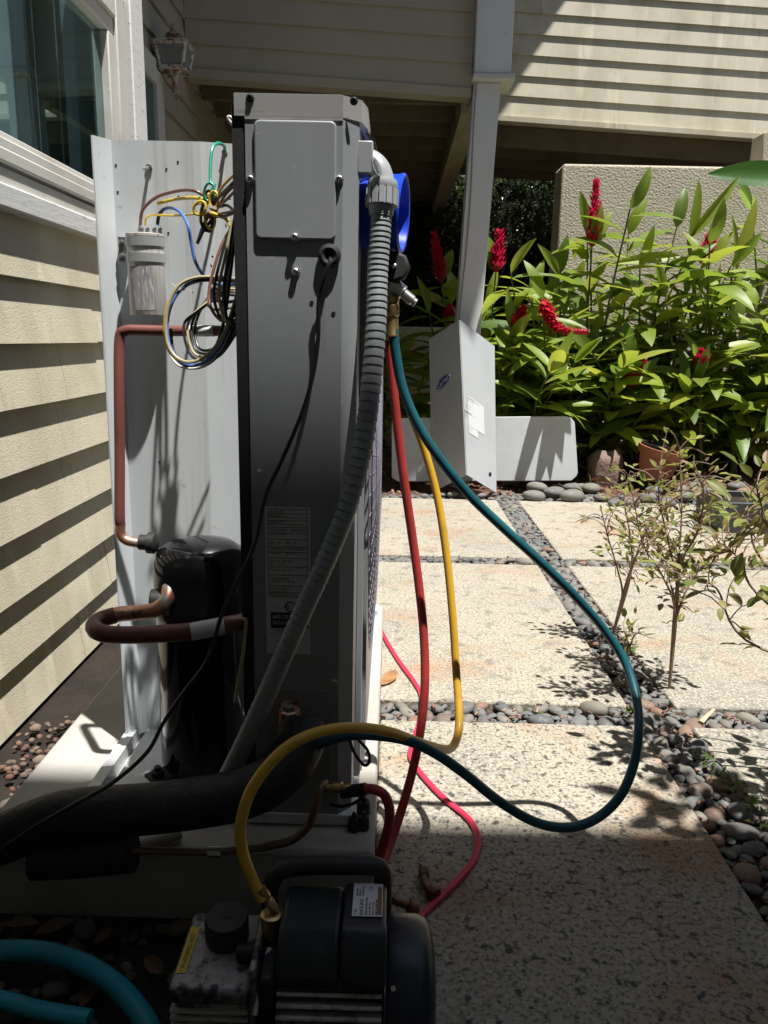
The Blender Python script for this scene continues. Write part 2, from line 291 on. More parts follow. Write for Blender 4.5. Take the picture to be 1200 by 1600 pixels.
def stone_mesh(name, m, sub=3, rough=.12, flat=.55):
    bm = bmesh.new(); bmesh.ops.create_icosphere(bm, subdivisions=sub, radius=1)
    ph = [random.uniform(0, 6) for _ in range(6)]
    for v in bm.verts:
        c = v.co; k = 1+rough*(math.sin(c.x*2.1+ph[0])*.6+math.sin(c.y*2.7+ph[1])*.6+math.sin(c.z*3+ph[2]+c.x*2)*.4)
        v.co = Vector((c.x*k, c.y*k*.74, c.z*k*flat))
    me = bpy.data.meshes.new(name); bm.to_mesh(me); bm.free(); me.materials.append(m)
    me.polygons.foreach_set('use_smooth', [True]*len(me.polygons)); return me
PEB = [stone_mesh('pebble', m_pebble, 2, random.uniform(.06, .24), random.uniform(.38, .66)) for _ in range(14)]
def scatter(rects, sizes, tries, seed, far=None):
    rd = random.Random(seed); out = []
    for s0, s1, n in [(a, b, c) for (a, b, c) in sizes]:
        for _ in range(n):
            x0, x1, y0, y1 = rd.choices(rects, [ (q[1]-q[0])*(q[3]-q[2]) for q in rects])[0]
            r = rd.uniform(s0, s1); x = rd.uniform(x0+r*.45, x1-r*.45); y = rd.uniform(y0+r*.4, y1-r*.4)
            if all((x-a)**2+(y-b)**2 > ((r+c)*.74)**2 for a, b, c in out): out.append((x, y, r))
    return out
rects = [(-.012, COL[0], *ROW1), (COL[1], 1.5, *ROW1), (*COL, .7, 2.4), (*COL, 2.4, 4.3), (-.05, COL[0], *ROW2), (COL[1], 1.9, *ROW2)]
pts = scatter(rects, [(.025, .036, 180), (.018, .026, 1400), (.012, .018, 5000), (.008, .012, 9000)], 1, 3)
pts.sort(key=lambda p: -p[2]/(p[1]+.35))
rest = G()
rd = random.Random(11)
for i, (x, y, r) in enumerate(pts):
    an = rd.uniform(0, 6.28); M4 = Matrix.Translation((x, y, -.014+r*.12+rd.uniform(-.004, .004))) @ Matrix.Rotation(an, 4, 'Z') @ Matrix.Rotation(rd.uniform(-.25, .25), 4, 'X') @ Matrix.Rotation(rd.uniform(-.25, .25), 4, 'Y') @ Matrix.Diagonal((r*1.08, r, r, 1))
    me = rd.choice(PEB)
    if i < 300: inst('pebble', me, joint, M4)
    else: rest.add([M4 @ v.co for v in me.vertices], [tuple(p.vertices) for p in me.polygons])
if rest.v: tag(rest.build('small_pebble', m_pebble, joint, smooth=True), kind='stuff')
g = G(); rd = random.Random(8)
for _ in range(900):
    x0, x1, y0, y1 = rd.choices(rects, [(q[1]-q[0])*(q[3]-q[2]) for q in rects])[0]; d = Vector((rd.uniform(-1, 1), rd.uniform(-1, 1), rd.uniform(-.3, .3))).normalized(); X, Y, Z = frame(d); q = rd.uniform(.002, .008)
    g.obox((rd.uniform(x0, x1), rd.uniform(y0, y1), rd.uniform(-.012, .006)), (d, X, Y), (q, q*.3, .0012))
tag(g.build('joint_debris', m_chip, joint), kind='stuff')
# bed at the back: mulch, edging stones
g = G(); nx, ny = 40, 30
for j in range(ny+1):
    for i in range(nx+1):
        x = -1.2+i*6.2/nx; y = 4.36+j*4.2/ny
        z = -.018+.16*min(1, max(0, (y-4.75)/.8))*(.35+.65*min(1, max(0, (x-.4)/.9)))+.018*math.sin(x*7+y*5)+.012*math.sin(x*13-y*11)
        g.v.append(Vector((x, y, z if j else -.03)))
g.f = [(j*(nx+1)+i, j*(nx+1)+i+1, (j+1)*(nx+1)+i+1, (j+1)*(nx+1)+i) for j in range(ny) for i in range(nx)]
def bedz(x, y): return -.018+.16*min(1, max(0, (y-4.75)/.8))*(.35+.65*min(1, max(0, (x-.4)/.9)))+.018*math.sin(x*7+y*5)+.012*math.sin(x*13-y*11)
bed = tag(g.build('mulch_bed', m_mulch, smooth=True, org=(0, 0, 0)), kind='structure')
g = G(); rd = random.Random(5)
for _ in range(3800):
    x = rd.uniform(-.6, 4.2); y = rd.uniform(4.45, 6.6); s = rd.uniform(.006, .022); d = Vector((rd.uniform(-1, 1), rd.uniform(-1, 1), rd.uniform(-.4, .4))).normalized()
    X, Y, Z = frame(d); g.obox((x, y, bedz(x, y)+.008), (d, X, Y), (s, s*.35, .0025))
tag(g.build('bark_mulch', m_chip, bed), kind='stuff')
BIG = [stone_mesh('river_stone', m_pebble, 3, random.uniform(.05, .12), random.uniform(.45, .62)) for _ in range(5)]
def stone(u, v, wpx, me=None, name='river_stone', par=None, lift=.35, zc=.0):
    p = pz(u, v, zc); dep = (p-EYE).dot(FW); r = wpx*dep/FPX/2
    M4 = Matrix.Translation((p.x, p.y, p.z+r*lift)) @ Matrix.Rotation(rd.uniform(-.5, .5), 4, 'Z') @ Matrix.Rotation(rd.uniform(-.12, .12), 4, 'X') @ Matrix.Diagonal((r, r, r, 1))
    return inst(name, me or rd.choice(BIG), par or joint, M4)
for (u, v, w) in ((798, 757, 26), (838, 768, 36), (834, 781, 36), (866, 776, 36), (893, 782, 42), (893, 767, 32), (868, 764, 20), (922, 768, 30), (938, 782, 24), (908, 766, 24), (708, 776, 18), (728, 778, 16), (752, 777, 18), (690, 775, 12), (770, 775, 14),
                  (985, 790, 30), (1015, 784, 34), (1040, 790, 30), (1070, 782, 34), (1100, 778, 36), (1130, 786, 40), (1165, 780, 40), (1200, 784, 36), (1020, 772, 30), (1060, 768, 26), (1090, 765, 30), (1150, 766, 34), (1190, 766, 34), (960, 790, 24), (1110, 792, 28), (1180, 795, 40)):
    stone(u, v, w)
pts = scatter([(.6, 3.0, 4.3, 4.55), (-.04, .6, 4.32, 4.42)], [(.02, .03, 300), (.012, .02, 900)], 1, 9)
g = G()
for (x, y, r) in pts:
    me = rd.choice(PEB); M4 = Matrix.Translation((x, y, -.012)) @ Matrix.Rotation(rd.uniform(0, 6), 4, 'Z') @ Matrix.Diagonal((r, r, r, 1)); g.add([M4 @ v.co for v in me.vertices], [tuple(p.vertices) for p in me.polygons])
tag(g.build('edge_gravel', m_pebble, joint, smooth=True), kind='stuff')
# soil between pad, wall and pump
soil = tag(G().add([(-.9, -.8, -.03), (-.014, -.8, -.03), (-.014, 1.2, -.03), (-.9, 3.2, -.03)], [(0, 1, 2, 3)]).build('soil_strip', m_soil, org=(0, 0, -.03)), kind='structure')
RED = [stone_mesh('gravel_stone', m_redstone, 1, .35, .6) for _ in range(7)]; DRK = [stone_mesh('gravel_stone', m_darkstone, 2, .3, .55) for _ in range(5)]
for (x, y, r) in scatter([(-.83, -.665, 1.0, 1.66)], [(.012, .019, 16), (.006, .011, 900)], 1, 21)[:200]:
    inst('gravel_stone', rd.choice(RED), soil, Matrix.Translation((x, y, -.02+r*.3+rd.uniform(0, .012))) @ Matrix.Rotation(rd.uniform(0, 6), 4, 'Z') @ Matrix.Rotation(rd.uniform(-.6, .6), 4, 'X') @ Matrix.Diagonal((r, r, r, 1)))
for (x, y, r) in scatter([(-.75, -.03, .62, 1.05)], [(.016, .026, 26), (.007, .013, 700)], 1, 22)[:140]:
    inst('gravel_stone', rd.choice(DRK), soil, Matrix.Translation((x, y, -.028+r*.3)) @ Matrix.Rotation(rd.uniform(0, 6), 4, 'Z') @ Matrix.Rotation(rd.uniform(-.5, .5), 4, 'X') @ Matrix.Diagonal((r, r, r, 1)))
def curl_leaf(name, m, loc, L, w, az, curl, tilt=0.2, label=None, cat=None, par=None, group=None):
    g = G(); n = 7
    for i in range(n+1):
        t = i/n; k = w*math.sin(math.pi*min(1, t*.96+.02))**.8; a = curl*(t-.3)
        for s in (-1, 0, 1): g.v.append(Vector((s*k, L*(t-.5)*math.cos(a*.5), abs(s)*k*.5+L*.25*a*a*.5)))
    g.f = [(i*3+j, i*3+j+1, i*3+j+4, i*3+j+3) for i in range(n) for j in range(2)]
    M4 = Matrix.Translation(loc) @ Matrix.Rotation(az, 4, 'Z') @ Matrix.Rotation(tilt, 4, 'Y')
    g.v = [M4 @ v for v in g.v]
    return tag(g.build(name, m, par, smooth=True, org=None if par else loc), label, cat, group)
p = pz(607, 1062, .004); curl_leaf('dry_leaf', m_dry, p, .085, .016, -.5, 1.6, .3, 'curled brown dry leaf lying on the sunny slab beside the white pad', 'leaf')
p = pz(935, 752, .06); curl_leaf('dry_leaf', m_dry, p, .12, .035, 1.4, .9, .3, 'orange fallen leaf on the edging stones beside the boulder', 'leaf')
for k in range(60):
    curl_leaf('leaf_litter', m_litter, (rd.uniform(-.72, -.05), rd.uniform(.65, 1.02), -.014), rd.uniform(.03, .06), rd.uniform(.006, .012), rd.uniform(0, 6), rd.uniform(.5, 1.6), rd.uniform(-.4, .4), par=soil)

# ---------------------------------------------------------------- left house
def lap(g, a, b, up, nrm, h, t=.018, th=.012):
    """one clapboard: bottom edge a-b stands t proud, top edge lies back"""
    a, b, up, nrm = Vector(a), Vector(b), Vector(up)*h, Vector(nrm)
    g.hexa([a-nrm*th, b-nrm*th, b, a, a+up-nrm*(t+th), b+up-nrm*(t+th), b+up-nrm*t, a+up-nrm*t]); return g
PIT = .145
hw = thing('siding_house', (-.85, .4, 0), 'cream clapboard house wall along the left edge with a wide window', 'house')
WY0, WY1, WZ0, WZ1 = -.4, 2.465, 1.297, 1.742
z = .565-PIT*4
base = None
def planks(par, x, y0, y1, z0, n, m, splits=()):
    if splits:
        rr = random.Random(3)
        for k in range(n):
            ys = [y0]+[q for j, q in enumerate(splits) if (k+j) % len(splits) == 0]+[y1]
            for a, b in zip(ys, ys[1:]):
                dx = rr.uniform(-.0015, .0015); lap(G(), (x+dx, a+.001, z0+PIT*k+rr.uniform(-.002, .002)), (x+dx, b-.001, z0+PIT*k+rr.uniform(-.002, .002)), (0, 0, 1), (1, 0, 0), PIT+.012, t=.023).build('plank', m, par)
        return
    me = None
    for k in range(n):
        if me is None:
            o = lap(G(), (x, y0, z0), (x, y1, z0), (0, 0, 1), (1, 0, 0), PIT+.012).build('plank', m, par); me = o.data
        else:
            o = bpy.data.objects.new('plank', me); C.objects.link(o); o.parent = par; o.location = (0, 0, PIT*k); ORG[o.name] = ORG[par.name]
planks(hw, -.85, -3.5, 2.63, .565-PIT*4+.0, 8, m_siding, (2.02, 1.2, 1.82, .4, 2.25))
planks(hw, -.85, -3.5, 2.63, .565-PIT*4+PIT*13, 3, m_siding)
G().box(-1.899, -.882, -3.5, 2.74, -.05, 1.15).build('wall_core', m_pale, hw)
G().box(-1.898, -.985, 2.69, 2.738, 1.152, 2.35).build('bounce_wall', m_pale, hw)  # room left roofless, pale walls added to bounce sun behind the glass
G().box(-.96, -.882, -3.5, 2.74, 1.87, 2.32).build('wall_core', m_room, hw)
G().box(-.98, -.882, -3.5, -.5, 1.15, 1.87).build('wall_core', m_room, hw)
G().box(-1.95, -1.90, -3.5, 2.74, -.05, 2.4).build('bounce_wall', m_pale, hw)
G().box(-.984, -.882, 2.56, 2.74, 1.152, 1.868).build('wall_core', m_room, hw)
G().box(-.90, -.833, 2.632, 2.756, -.02, 2.36).build('corner_board', m_weather, hw, bevel=.004)
G().box(-.90, -.835, -3.5, 2.62, 1.138, 1.188).build('sill_board', m_weather, hw, bevel=.004)
G().box(-.882, -.845, -3.5, 2.61, 1.189, 1.222).build('flashing_strip', m_trim, hw)
win = G().box(-.89, -.838, -.5, 2.6, 1.232, 1.262).box(-.89, -.843, -.5, 2.6, 1.262, 1.285).build('window', m_trim, hw, bevel=.004)
G().box(-.90, -.856, -.5, 2.474, 1.285, 1.302).build('sash', m_trim, win, bevel=.003)
G().box(-.90, -.852, WY1+.012, WY1+.06, 1.286, WZ1+.0).box(-.90, -.842, WY1+.062, WY1+.135, 1.286, WZ1+.126).build('jamb', m_trim, win, bevel=.004)
G().box(-.90, -.852, -.5, WY1+.06, WZ1+.001, WZ1+.045).box(-.90, -.842, -.5, WY1+.06, WZ1+.047, WZ1+.126).build('head', m_trim, win, bevel=.004)
pw = Vector((-.876, WY1+.012, 1.30)); dv = Vector((-.018*2.88, -2.88, 0)); hv = Vector((0, 0, WZ1-1.297)); th = Vector((-.003, 0, 0))
G().hexa([pw, pw+dv, pw+dv+th, pw+th, pw+hv, pw+dv+hv, pw+dv+th+hv, pw+th+hv]).build('pane', m_glass, win)
for (y0, y1, x, m) in ((2.10, 2.18, -.955, mat('blind edge cloth', (.16, .2, .2), .9)), (2.18, 2.50, -1.0, mat('dark green cloth', (.075, .10, .095), .9))):
    g = G(); N = int((y1-y0)/.03)
    for i in range(N): a = y0+(y1-y0)*i/N; g.hexa([(x-.006*math.sin(i*1.1)-t, q, z) for z in (1.2, 1.85) for q, t in ((a, 0), (a+(y1-y0)/N, 0), (a+(y1-y0)/N, .003), (a, .003))])
    g.build('curtain', m, win)
# recessed wall under the deck
rw = thing('recessed_wall', (-1.2, 4, 0), 'shaded clapboard wall set back under the deck behind the grey unit', 'wall')
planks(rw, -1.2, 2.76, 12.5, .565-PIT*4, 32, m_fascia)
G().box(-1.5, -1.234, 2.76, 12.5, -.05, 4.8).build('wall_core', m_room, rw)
wc = G().box(-1.22, -1.17, 4.06, 4.17, .3, 2.13).box(-1.22, -1.17, 3.1, 4.06, 2.06, 2.17).build('door_casing', m_trim, rw, bevel=.004)
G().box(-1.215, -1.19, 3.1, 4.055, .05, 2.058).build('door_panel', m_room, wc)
# lantern
lc = py(272, 90, 4.15)
lan = thing('wall_lantern', py(275, 128, 4.15), 'small white rusting carriage lantern on the shaded siding beside the window corner', 'lantern')
cx, cy = lc.x, lc.y
def zpx(v): return py(272, v, 4.15).z
sc = 3.55/1200.
def ring4(w, z): return [(cx-w, cy-w, z), (cx+w, cy-w, z), (cx+w, cy+w, z), (cx-w, cy+w, z)]
zt, zb = zpx(74), zpx(110)
G().hexa(ring4(.052, zb)+ring4(.072, zt)).build('lamp_glass', m_lampglass, lan)
g = G()
for sx_, sy_ in ((-1, -1), (1, -1), (1, 1), (-1, 1)): g.bar((cx+sx_*.054, cy+sy_*.054, zb), (cx+sx_*.074, cy+sy_*.074, zt), .014, .014)
for w, z in ((.055, zb), (.075, zt)):
    q = [Vector(a) for a in ring4(w, z)]
    for i in range(4): g.bar(q[i], q[(i+1) % 4], .016, .014)
g.build('lamp_frame', m_lampmetal, lan)
g = G(); g.add(ring4(.09, zt+.008)+[(cx-.03, cy-.03, zpx(62)), (cx+.03, cy-.03, zpx(62)), (cx+.03, cy+.03, zpx(62)), (cx-.03, cy+.03, zpx(62))], [(0, 1, 5, 4), (1, 2, 6, 5), (2, 3, 7, 6), (3, 0, 4, 7), (4, 5, 6, 7), (3, 2, 1, 0)])
g.build('lamp_roof', m_lampmetal, lan)
G().lathe([(.035, 0), (.042, .02), (.022, .035), (.012, .045), (.014, .055), (.002, .075)], (cx, cy, zpx(63)), seg=12).build('finial', m_rustmetal, lan, smooth=True)
G().lathe([(.008, 0), (.016, .03), (.013, .09), (.02, .11), (.03, .125), (.045, .14), (.035, .16)], (cx, cy, zpx(156)), seg=12).build('tail', m_rustmetal, lan, smooth=True)
g = G(); g.tube([(cx, cy, zpx(116)), (cx-.06, cy, zpx(118)), (cx-.10, cy, zpx(108)), (-1.19, cy, zpx(108))], .012, 8)
g.lathe([(.05, 0), (.05, .012), (.03, .02)], (-1.205, cy, zpx(108)), (1, 0, 0), 14); g.build('bracket', m_rustmetal, lan, smooth=True)

# ---------------------------------------------------------------- deck, fascia, post
dk = thing('raised_deck', (-.4, 4.75, 2.2), 'shaded clapboard deck front with brown joists underneath, spanning behind the unit', 'deck')
FY = 4.75
def fz(x): return 2.307-.0483*(x+1.207)
for k in range(7):
    z0 = .04+k*.128
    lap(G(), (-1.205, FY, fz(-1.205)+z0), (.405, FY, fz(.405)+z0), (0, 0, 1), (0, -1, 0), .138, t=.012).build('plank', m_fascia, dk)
G().hexa([(-1.205, FY-.012, fz(-1.205)-.012), (.405, FY-.012, fz(.405)-.012), (.405, FY+.10, fz(.405)-.012), (-1.205, FY+.10, fz(-1.205)-.012), (-1.205, FY-.012, fz(-1.205)+.037), (.405, FY-.012, fz(.405)+.037), (.405, FY+.1, fz(.405)+.037), (-1.205, FY+.1, fz(-1.205)+.037)]).build('bottom_trim', m_fascia, dk)
G().box(-1.2, .56, FY+.03, 11.5, 2.395, 2.45).build('soffit', m_soffit, dk)
for k in range(17):
    y = FY+.3+k*.37; G().box(-1.19, .36, y, y+.04, 2.27, 2.393).build('joist', m_soffit, dk)
G().box(.362, .40, FY+.13, 10.5, 2.17, 2.39).box(.405, .50, FY+.13, 10.5, 2.21, 2.392).build('edge_beam', mat('beam paint', (0.42, 0.37, 0.27), .6, layers=[((.3, .26, .18), 3, .45, .7)], coord='World'), dk)
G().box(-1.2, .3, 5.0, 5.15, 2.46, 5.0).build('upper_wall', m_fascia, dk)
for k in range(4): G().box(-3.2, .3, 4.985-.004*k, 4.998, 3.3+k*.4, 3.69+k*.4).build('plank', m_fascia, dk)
rp = thing('deck_post', (.42, 10.3, 0), 'pale far post at the back end of the deck beam', 'post')
G().box(.36, .47, 10.25, 10.36, -.05, 2.17).build('shaft', m_post, rp)
po = thing('porch_post', (.33, 4.75, 0), 'light grey square post with boxed upper section standing behind the leaning corner panel', 'post')
def lean(z): return (.412+(z-2.23)*.0335)
g = G(); z0, z1 = -.03, 2.285
g.hexa([(lean(z0), 4.70, z0), (lean(z0)+.146, 4.70, z0), (lean(z0)+.146, 4.85, z0), (lean(z0), 4.85, z0), (lean(z1), 4.70, z1), (lean(z1)+.150, 4.70, z1), (lean(z1)+.150, 4.85, z1), (lean(z1), 4.85, z1)])
g.build('shaft', m_post, po, bevel=.005)
G().box(.41, .612, 4.66, 4.90, 2.32, 5.0).build('upper_box', m_post, po, bevel=.005)
G().box(.402, .636, 4.645, 4.91, 2.286, 2.318).build('collar', m_trim, po, bevel=.006)
g = G(); pts_ = [(.395, 4.70, 5.0), (.396, 4.695, 2.7), (.392, 4.69, 2.33)]; g.tube(pts_, .006, 6, 3)
pts_ = [Vector((lean(z)+.02+.008*math.sin(z*5), 4.693, z)) for z in (2.28, 2.0, 1.7, 1.4, 1.2, 1.0, .9)]; g.tube(pts_, .004, 6, 3)
g.build('wire', mat('post wire', (0.33, .30, .25), .5), po, smooth=True)

# ---------------------------------------------------------------- right wing
wg = thing('upper_wing', (2.5, 6.6, 2.6), 'sunlit horizontal siding of the raised wing at the upper right with dark joists below', 'building')
def wz(x): return 2.61-.048*(x-.79)
WP = .1475
for k in range(17):
    z0 = .01+k*WP
    lap(G(), (.56, 6.6, wz(.56)+z0), (7.0, 6.6, wz(7)+z0), (0, 0, 1), (0, -1, 0), WP+.012, t=.016).build('plank', m_siding, wg)
G().hexa([(.56, 6.59, wz(.56)-.03), (7, 6.59, wz(7)-.03), (7, 6.7, wz(7)-.03), (.56, 6.7, wz(.56)-.03), (.56, 6.59, wz(.56)+.008), (7, 6.59, wz(7)+.008), (7, 6.7, wz(7)+.008), (.56, 6.7, wz(.56)+.008)]).build('bottom_trim', m_siding, wg)
G().hexa([(.56, 6.64, wz(.56)-.0), (7, 6.64, wz(7)-.0), (7, 8.1, wz(7)-.0), (.56, 8.1, wz(.56)-.0), (.56, 6.64, 5.1), (7, 6.64, 5.1), (7, 8.1, 5.1), (.56, 8.1, 5.1)]).build('floor_block', m_soffit, wg)
for k in range(4):
    y = 6.85+k*.38
    G().hexa([(.58, y, wz(.58)-.16), (7, y, wz(7)-.16), (7, y+.05, wz(7)-.16), (.58, y+.05, wz(.58)-.16), (.58, y, wz(.58)-.002), (7, y, wz(7)-.002), (7, y+.05, wz(7)-.002), (.58, y+.05, wz(.58)-.002)]).build('joist', m_soffit, wg)
sw = G().box(1.2, 7, 6.0, 6.3, -.05, 2.15).build('stucco_wall', m_stucco, bevel=.02)
tag(sw, 'rough sunlit stucco wall standing behind the red ginger bed', 'wall')
q = py(1188, 235, 6.15); tag(G().box(q.x-.03, q.x+.3, 6.05, 6.25, 2.153, 2.40).build('bearing_block', m_stucco, bevel=.01), 'pale masonry block on top of the stucco wall at the right edge', 'block')
tag(G().box(-.05, .62, 6.2, 6.5, -.05, .98).build('stucco_pier', m_stucco, bevel=.02), 'low stucco wall piece in dappled light between the hoses and the leaning panel', 'wall')
# roofs above the frame, whose eaves throw the shade
def roof(name, poly, z, th, label):
    g = G(); g.prism([(x, y, z) for x, y in poly], (0, 0, th)); return tag(g.build(name, m_soffit), label, 'roof')
roof('porch_roof', [(-3.2, 2.9), (.55, 2.9), (.9, 3.5), (1.36, 3.64), (1.30, 6.1), (1.62, 6.3), (1.62, 8.0), (.3, 8.2), (.3, 12), (-3.2, 12)], 5.02, .12, 'brown roof over the deck above the picture, shading the deck front')
roof('house_roof', [(-4, -6), (5, -6), (5, .125), (-4, .125)], 5.6, .15, 'brown overhanging roof of the house behind the viewer')
bw = thing('rear_block_wall', (0, -1.6, 0), 'unseen cream house wall added behind the viewer to block sky', 'house')  # unseen wall, added to keep sky light off the foreground
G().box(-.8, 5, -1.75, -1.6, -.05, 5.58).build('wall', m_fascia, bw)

# ---------------------------------------------------------------- hedge
hg = thing('clipped_hedge', (1.0, 9.2, 0), 'dark small leaved hedge growing behind the post beneath the wing', 'hedge')
rd = random.Random(31)
def leafcloud(x0, x1, y0, y1, z0, z1, n, s0, s1):
    g = G()
    for _ in range(n):
        c = Vector((rd.uniform(x0, x1), y0+(y1-y0)*rd.random()**1.7, rd.uniform(z0, z1)))
        c.y += .12*math.sin(c.x*6+c.z*4)+.1*math.sin(c.z*9-c.x*3)
        d = Vector((rd.uniform(-1, 1), rd.uniform(-1, .3), rd.uniform(-.8, .6))).normalized(); X, Y, Z = frame(d)
        s = rd.uniform(s0, s1); w = s*.42
        g.add([c-d*s*.5, c+X*w*.5+Y*w*.12, c+d*s*.5, c-X*w*.5+Y*w*.12], [(0, 1, 2, 3)])
    return g
leafcloud(-.2, 2.3, 8.5, 9.3, .2, 2.75, 26000, .055, .10).build('foliage', m_hedge, hg)
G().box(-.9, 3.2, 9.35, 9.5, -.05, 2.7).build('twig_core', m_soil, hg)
g = G()
for x in (-.5, .2, .7, 1.3, 1.9, 2.6): g.tube([(x, 9.0, -.05), (x+.05, 9.02, .8), (x-.03, 9.05, 1.8)], .025, 6)
g.build('trunk', m_twig, hg, smooth=True)

g = leafcloud(3.5, 4.4, -3.0, 3.9, .1, 3.3, 5000, .12, .2)
hs = thing('sky_block_hedge', (4.0, .5, 0), 'tall dark unseen hedge added right of the patio to block sky', 'hedge')  # unseen hedge added to block the sky and darken the foreground
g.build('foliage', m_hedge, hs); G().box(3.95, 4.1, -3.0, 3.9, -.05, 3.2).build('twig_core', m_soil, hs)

# ---------------------------------------------------------------- red ginger
def leaf_mesh(name, m, L=1., w=.2, fold=.25, droop=.5, n=7, wavy=.02):
    g = G(); ph = rd.uniform(0, 6)
    for i in range(n+1):
        t = i/n; k = w*.5*(math.sin(math.pi*t**.8)**.75 if 0 < t < 1 else 0.02)
        y = L*t*(1-.12*droop*t); zz = -droop*L*.35*t*t
        for s in (-1, -.5, 0, .5, 1): g.v.append(Vector((s*k, y, zz+abs(s)*k*fold+wavy*math.sin(t*9+s*2+ph)*k*3*abs(s))))
    g.f = [(i*5+j, i*5+j+1, i*5+j+6, i*5+j+5) for i in range(n) for j in range(4)]
    me = bpy.data.meshes.new(name); me.from_pydata(g.v, [], g.f); me.materials.append(m)
    me.polygons.foreach_set('use_smooth', [True]*len(me.polygons)); return me
GL = [leaf_mesh('leaf', m_leaf, 1, w, f, d) for w, f, d in ((.24, .3, .5), (.27, .2, .9), (.22, .42, .3), (.29, .25, 1.2), (.24, .35, .7), (.31, .12, 1.0))]
def orient(c, d, up, L):
    d = Vector(d).normalized(); up = Vector(up); x = d.cross(up).normalized(); z = x.cross(d); m = Matrix.Identity(4)
    for i in range(3): m[i][0] = x[i]*L; m[i][1] = d[i]*L; m[i][2] = z[i]*L; m[i][3] = c[i]
    return m
def flower(par, base, d, L, r, n=130):
    g = G(); d = Vector(d).normalized(); pts_ = []
    hook = d.z < -.5; P = [Vector(base)+d*L*t+(Vector((.55*L*t**4, -.1*L*t, .30*L*t**4)) if hook else Vector((0, 0, -.25*L*t*t*(1-abs(d.z))))) for t in (0, .25, .5, .75, 1)]; P = catmull(P, 8)
    for k in range(n):
        t = k/n; p = P[min(int(t*(len(P)-1)), len(P)-1)]; X, Y, Z = frame(P[min(int(t*(len(P)-1))+1, len(P)-1)]-P[max(0, int(t*(len(P)-1))-1)])
        a = k*2.4; o = (X*math.cos(a)+Y*math.sin(a)); q = o*.75+Z*.65; rr = r*(1.3-.75*t)*rd.uniform(.75, 1.3); s = Z.cross(o)
        g.add([p, p+q*rr*.5+s*rr*.28, p+q*rr*1.15+Z*rr*.1, p+q*rr*.5-s*rr*.28], [(0, 1, 2, 3)])
    g.tube(P, r*.3, 6, 1); return g.build('flower_spike', m_bract, par)
def ginger_stem(par, base, top, nl, L, flow=0, start=.3, spread=1.0):
    base, top = Vector(base), Vector(top); mid = (base+top)/2+Vector((rd.uniform(-.08, .08), rd.uniform(-.06, .06), .08))
    P = catmull([base, mid, top], 10); G().tube([base, mid, top], lambda t: .012*(1-.6*t), 6, 5).build('stem', m_stem, par, smooth=True)
    az = rd.uniform(0, math.pi)
    for k in range(nl):
        t = start+(1-start)*(k+.5)/nl; i = min(int(t*(len(P)-1)), len(P)-2); p = P[i].lerp(P[i+1], t*(len(P)-1)-i); d = (P[i+1]-P[i]).normalized()
        a = az+(k % 2)*math.pi+rd.uniform(-1.0, 1.0); o = Vector((math.cos(a), math.sin(a)*.8-.1, 0))
        f = .8+.4*(1-t); q = (o*f*spread+d*(.75-f*.45)+Vector((0, 0, rd.uniform(-.5, .45)))).normalized()
        l = L*rd.uniform(.75, 1.15)*(1-.25*abs(t-.6))
        inst('leaf', rd.choice(GL), par, orient(p, q, (d+Vector((rd.uniform(-.3, .3), rd.uniform(-.5, .2), .3))), l))
    q = (P[-1]-P[-3]).normalized(); inst('leaf', rd.choice(GL), par, orient(P[-1], q+Vector((rd.uniform(-.5, .5), rd.uniform(-.5, .2), -.2)), (rd.uniform(-.5, .5), -1, .5), L*.7))
    if flow: flower(par, P[-1], q, flow, .058)
rd = random.Random(77)
FLW = [  # u, v of flower foot, depth, spike length, direction, label, bodies
    (925, 385, 5.15, .34, (.12, 0, 1), 'tall red ginger with the highest upright flower, standing against the stucco wall', 3),
    (775, 425, 5.3, .22, (.5, 0, 1), 'red ginger flowering right beside the post against the dark hedge', 2),
    (848, 468, 4.85, .30, (.35, -.2, -1), 'red ginger with a long drooping hooked red flower above the lid panel', 3),
    (804, 520, 4.9, .14, (.1, 0, 1), 'red ginger with a short dark red bud between post and hooked flower', 2),
    (690, 440, 5.5, .28, (.25, 0, 1), 'shaded red ginger blooming under the deck, left of the post', 2),
    (705, 475, 5.4, .16, (-.2, 0, -.9), 'low shaded red ginger with drooping bloom touching the left side of the post', 2),
    (1098, 412, 5.2, .2, (-.4, 0, 1), 'red ginger with a small ragged flower in front of the shadow on the stucco wall', 2),
    (980, 605, 5.0, .16, (1, 0, .15), 'low red ginger with a flower lying sideways on yellow leaves above the clay pot', 2),
    (1097, 575, 4.95, .09, (.1, 0, 1), 'young red ginger with one small red bud at right centre of the bed', 2)]
for (u, v, y, L, d, lab, nb) in FLW:
    p = py(u, v, y); b = Vector((p.x+rd.uniform(-.15, .15), y+.12, bedz(p.x, y)-.02))
    t = thing('red_ginger', b, lab, 'ginger plant', 'red ginger in bloom')
    ginger_stem(t, b, p, max(7, int(11*p.z/1.2)), .40, L*1.15) if d[2] > -.5 else ginger_stem(t, b, p, 9, .40, 0)
    if d[2] <= -.5: flower(t, p, d, L, .050)
    for k in range(nb-1):
        bb = b+Vector((rd.uniform(-.22, .22), rd.uniform(-.1, .25), 0)); ginger_stem(t, bb, bb+Vector((rd.uniform(-.3, .3), rd.uniform(-.3, .1), p.z*rd.uniform(.6, .88))), 9, .38)
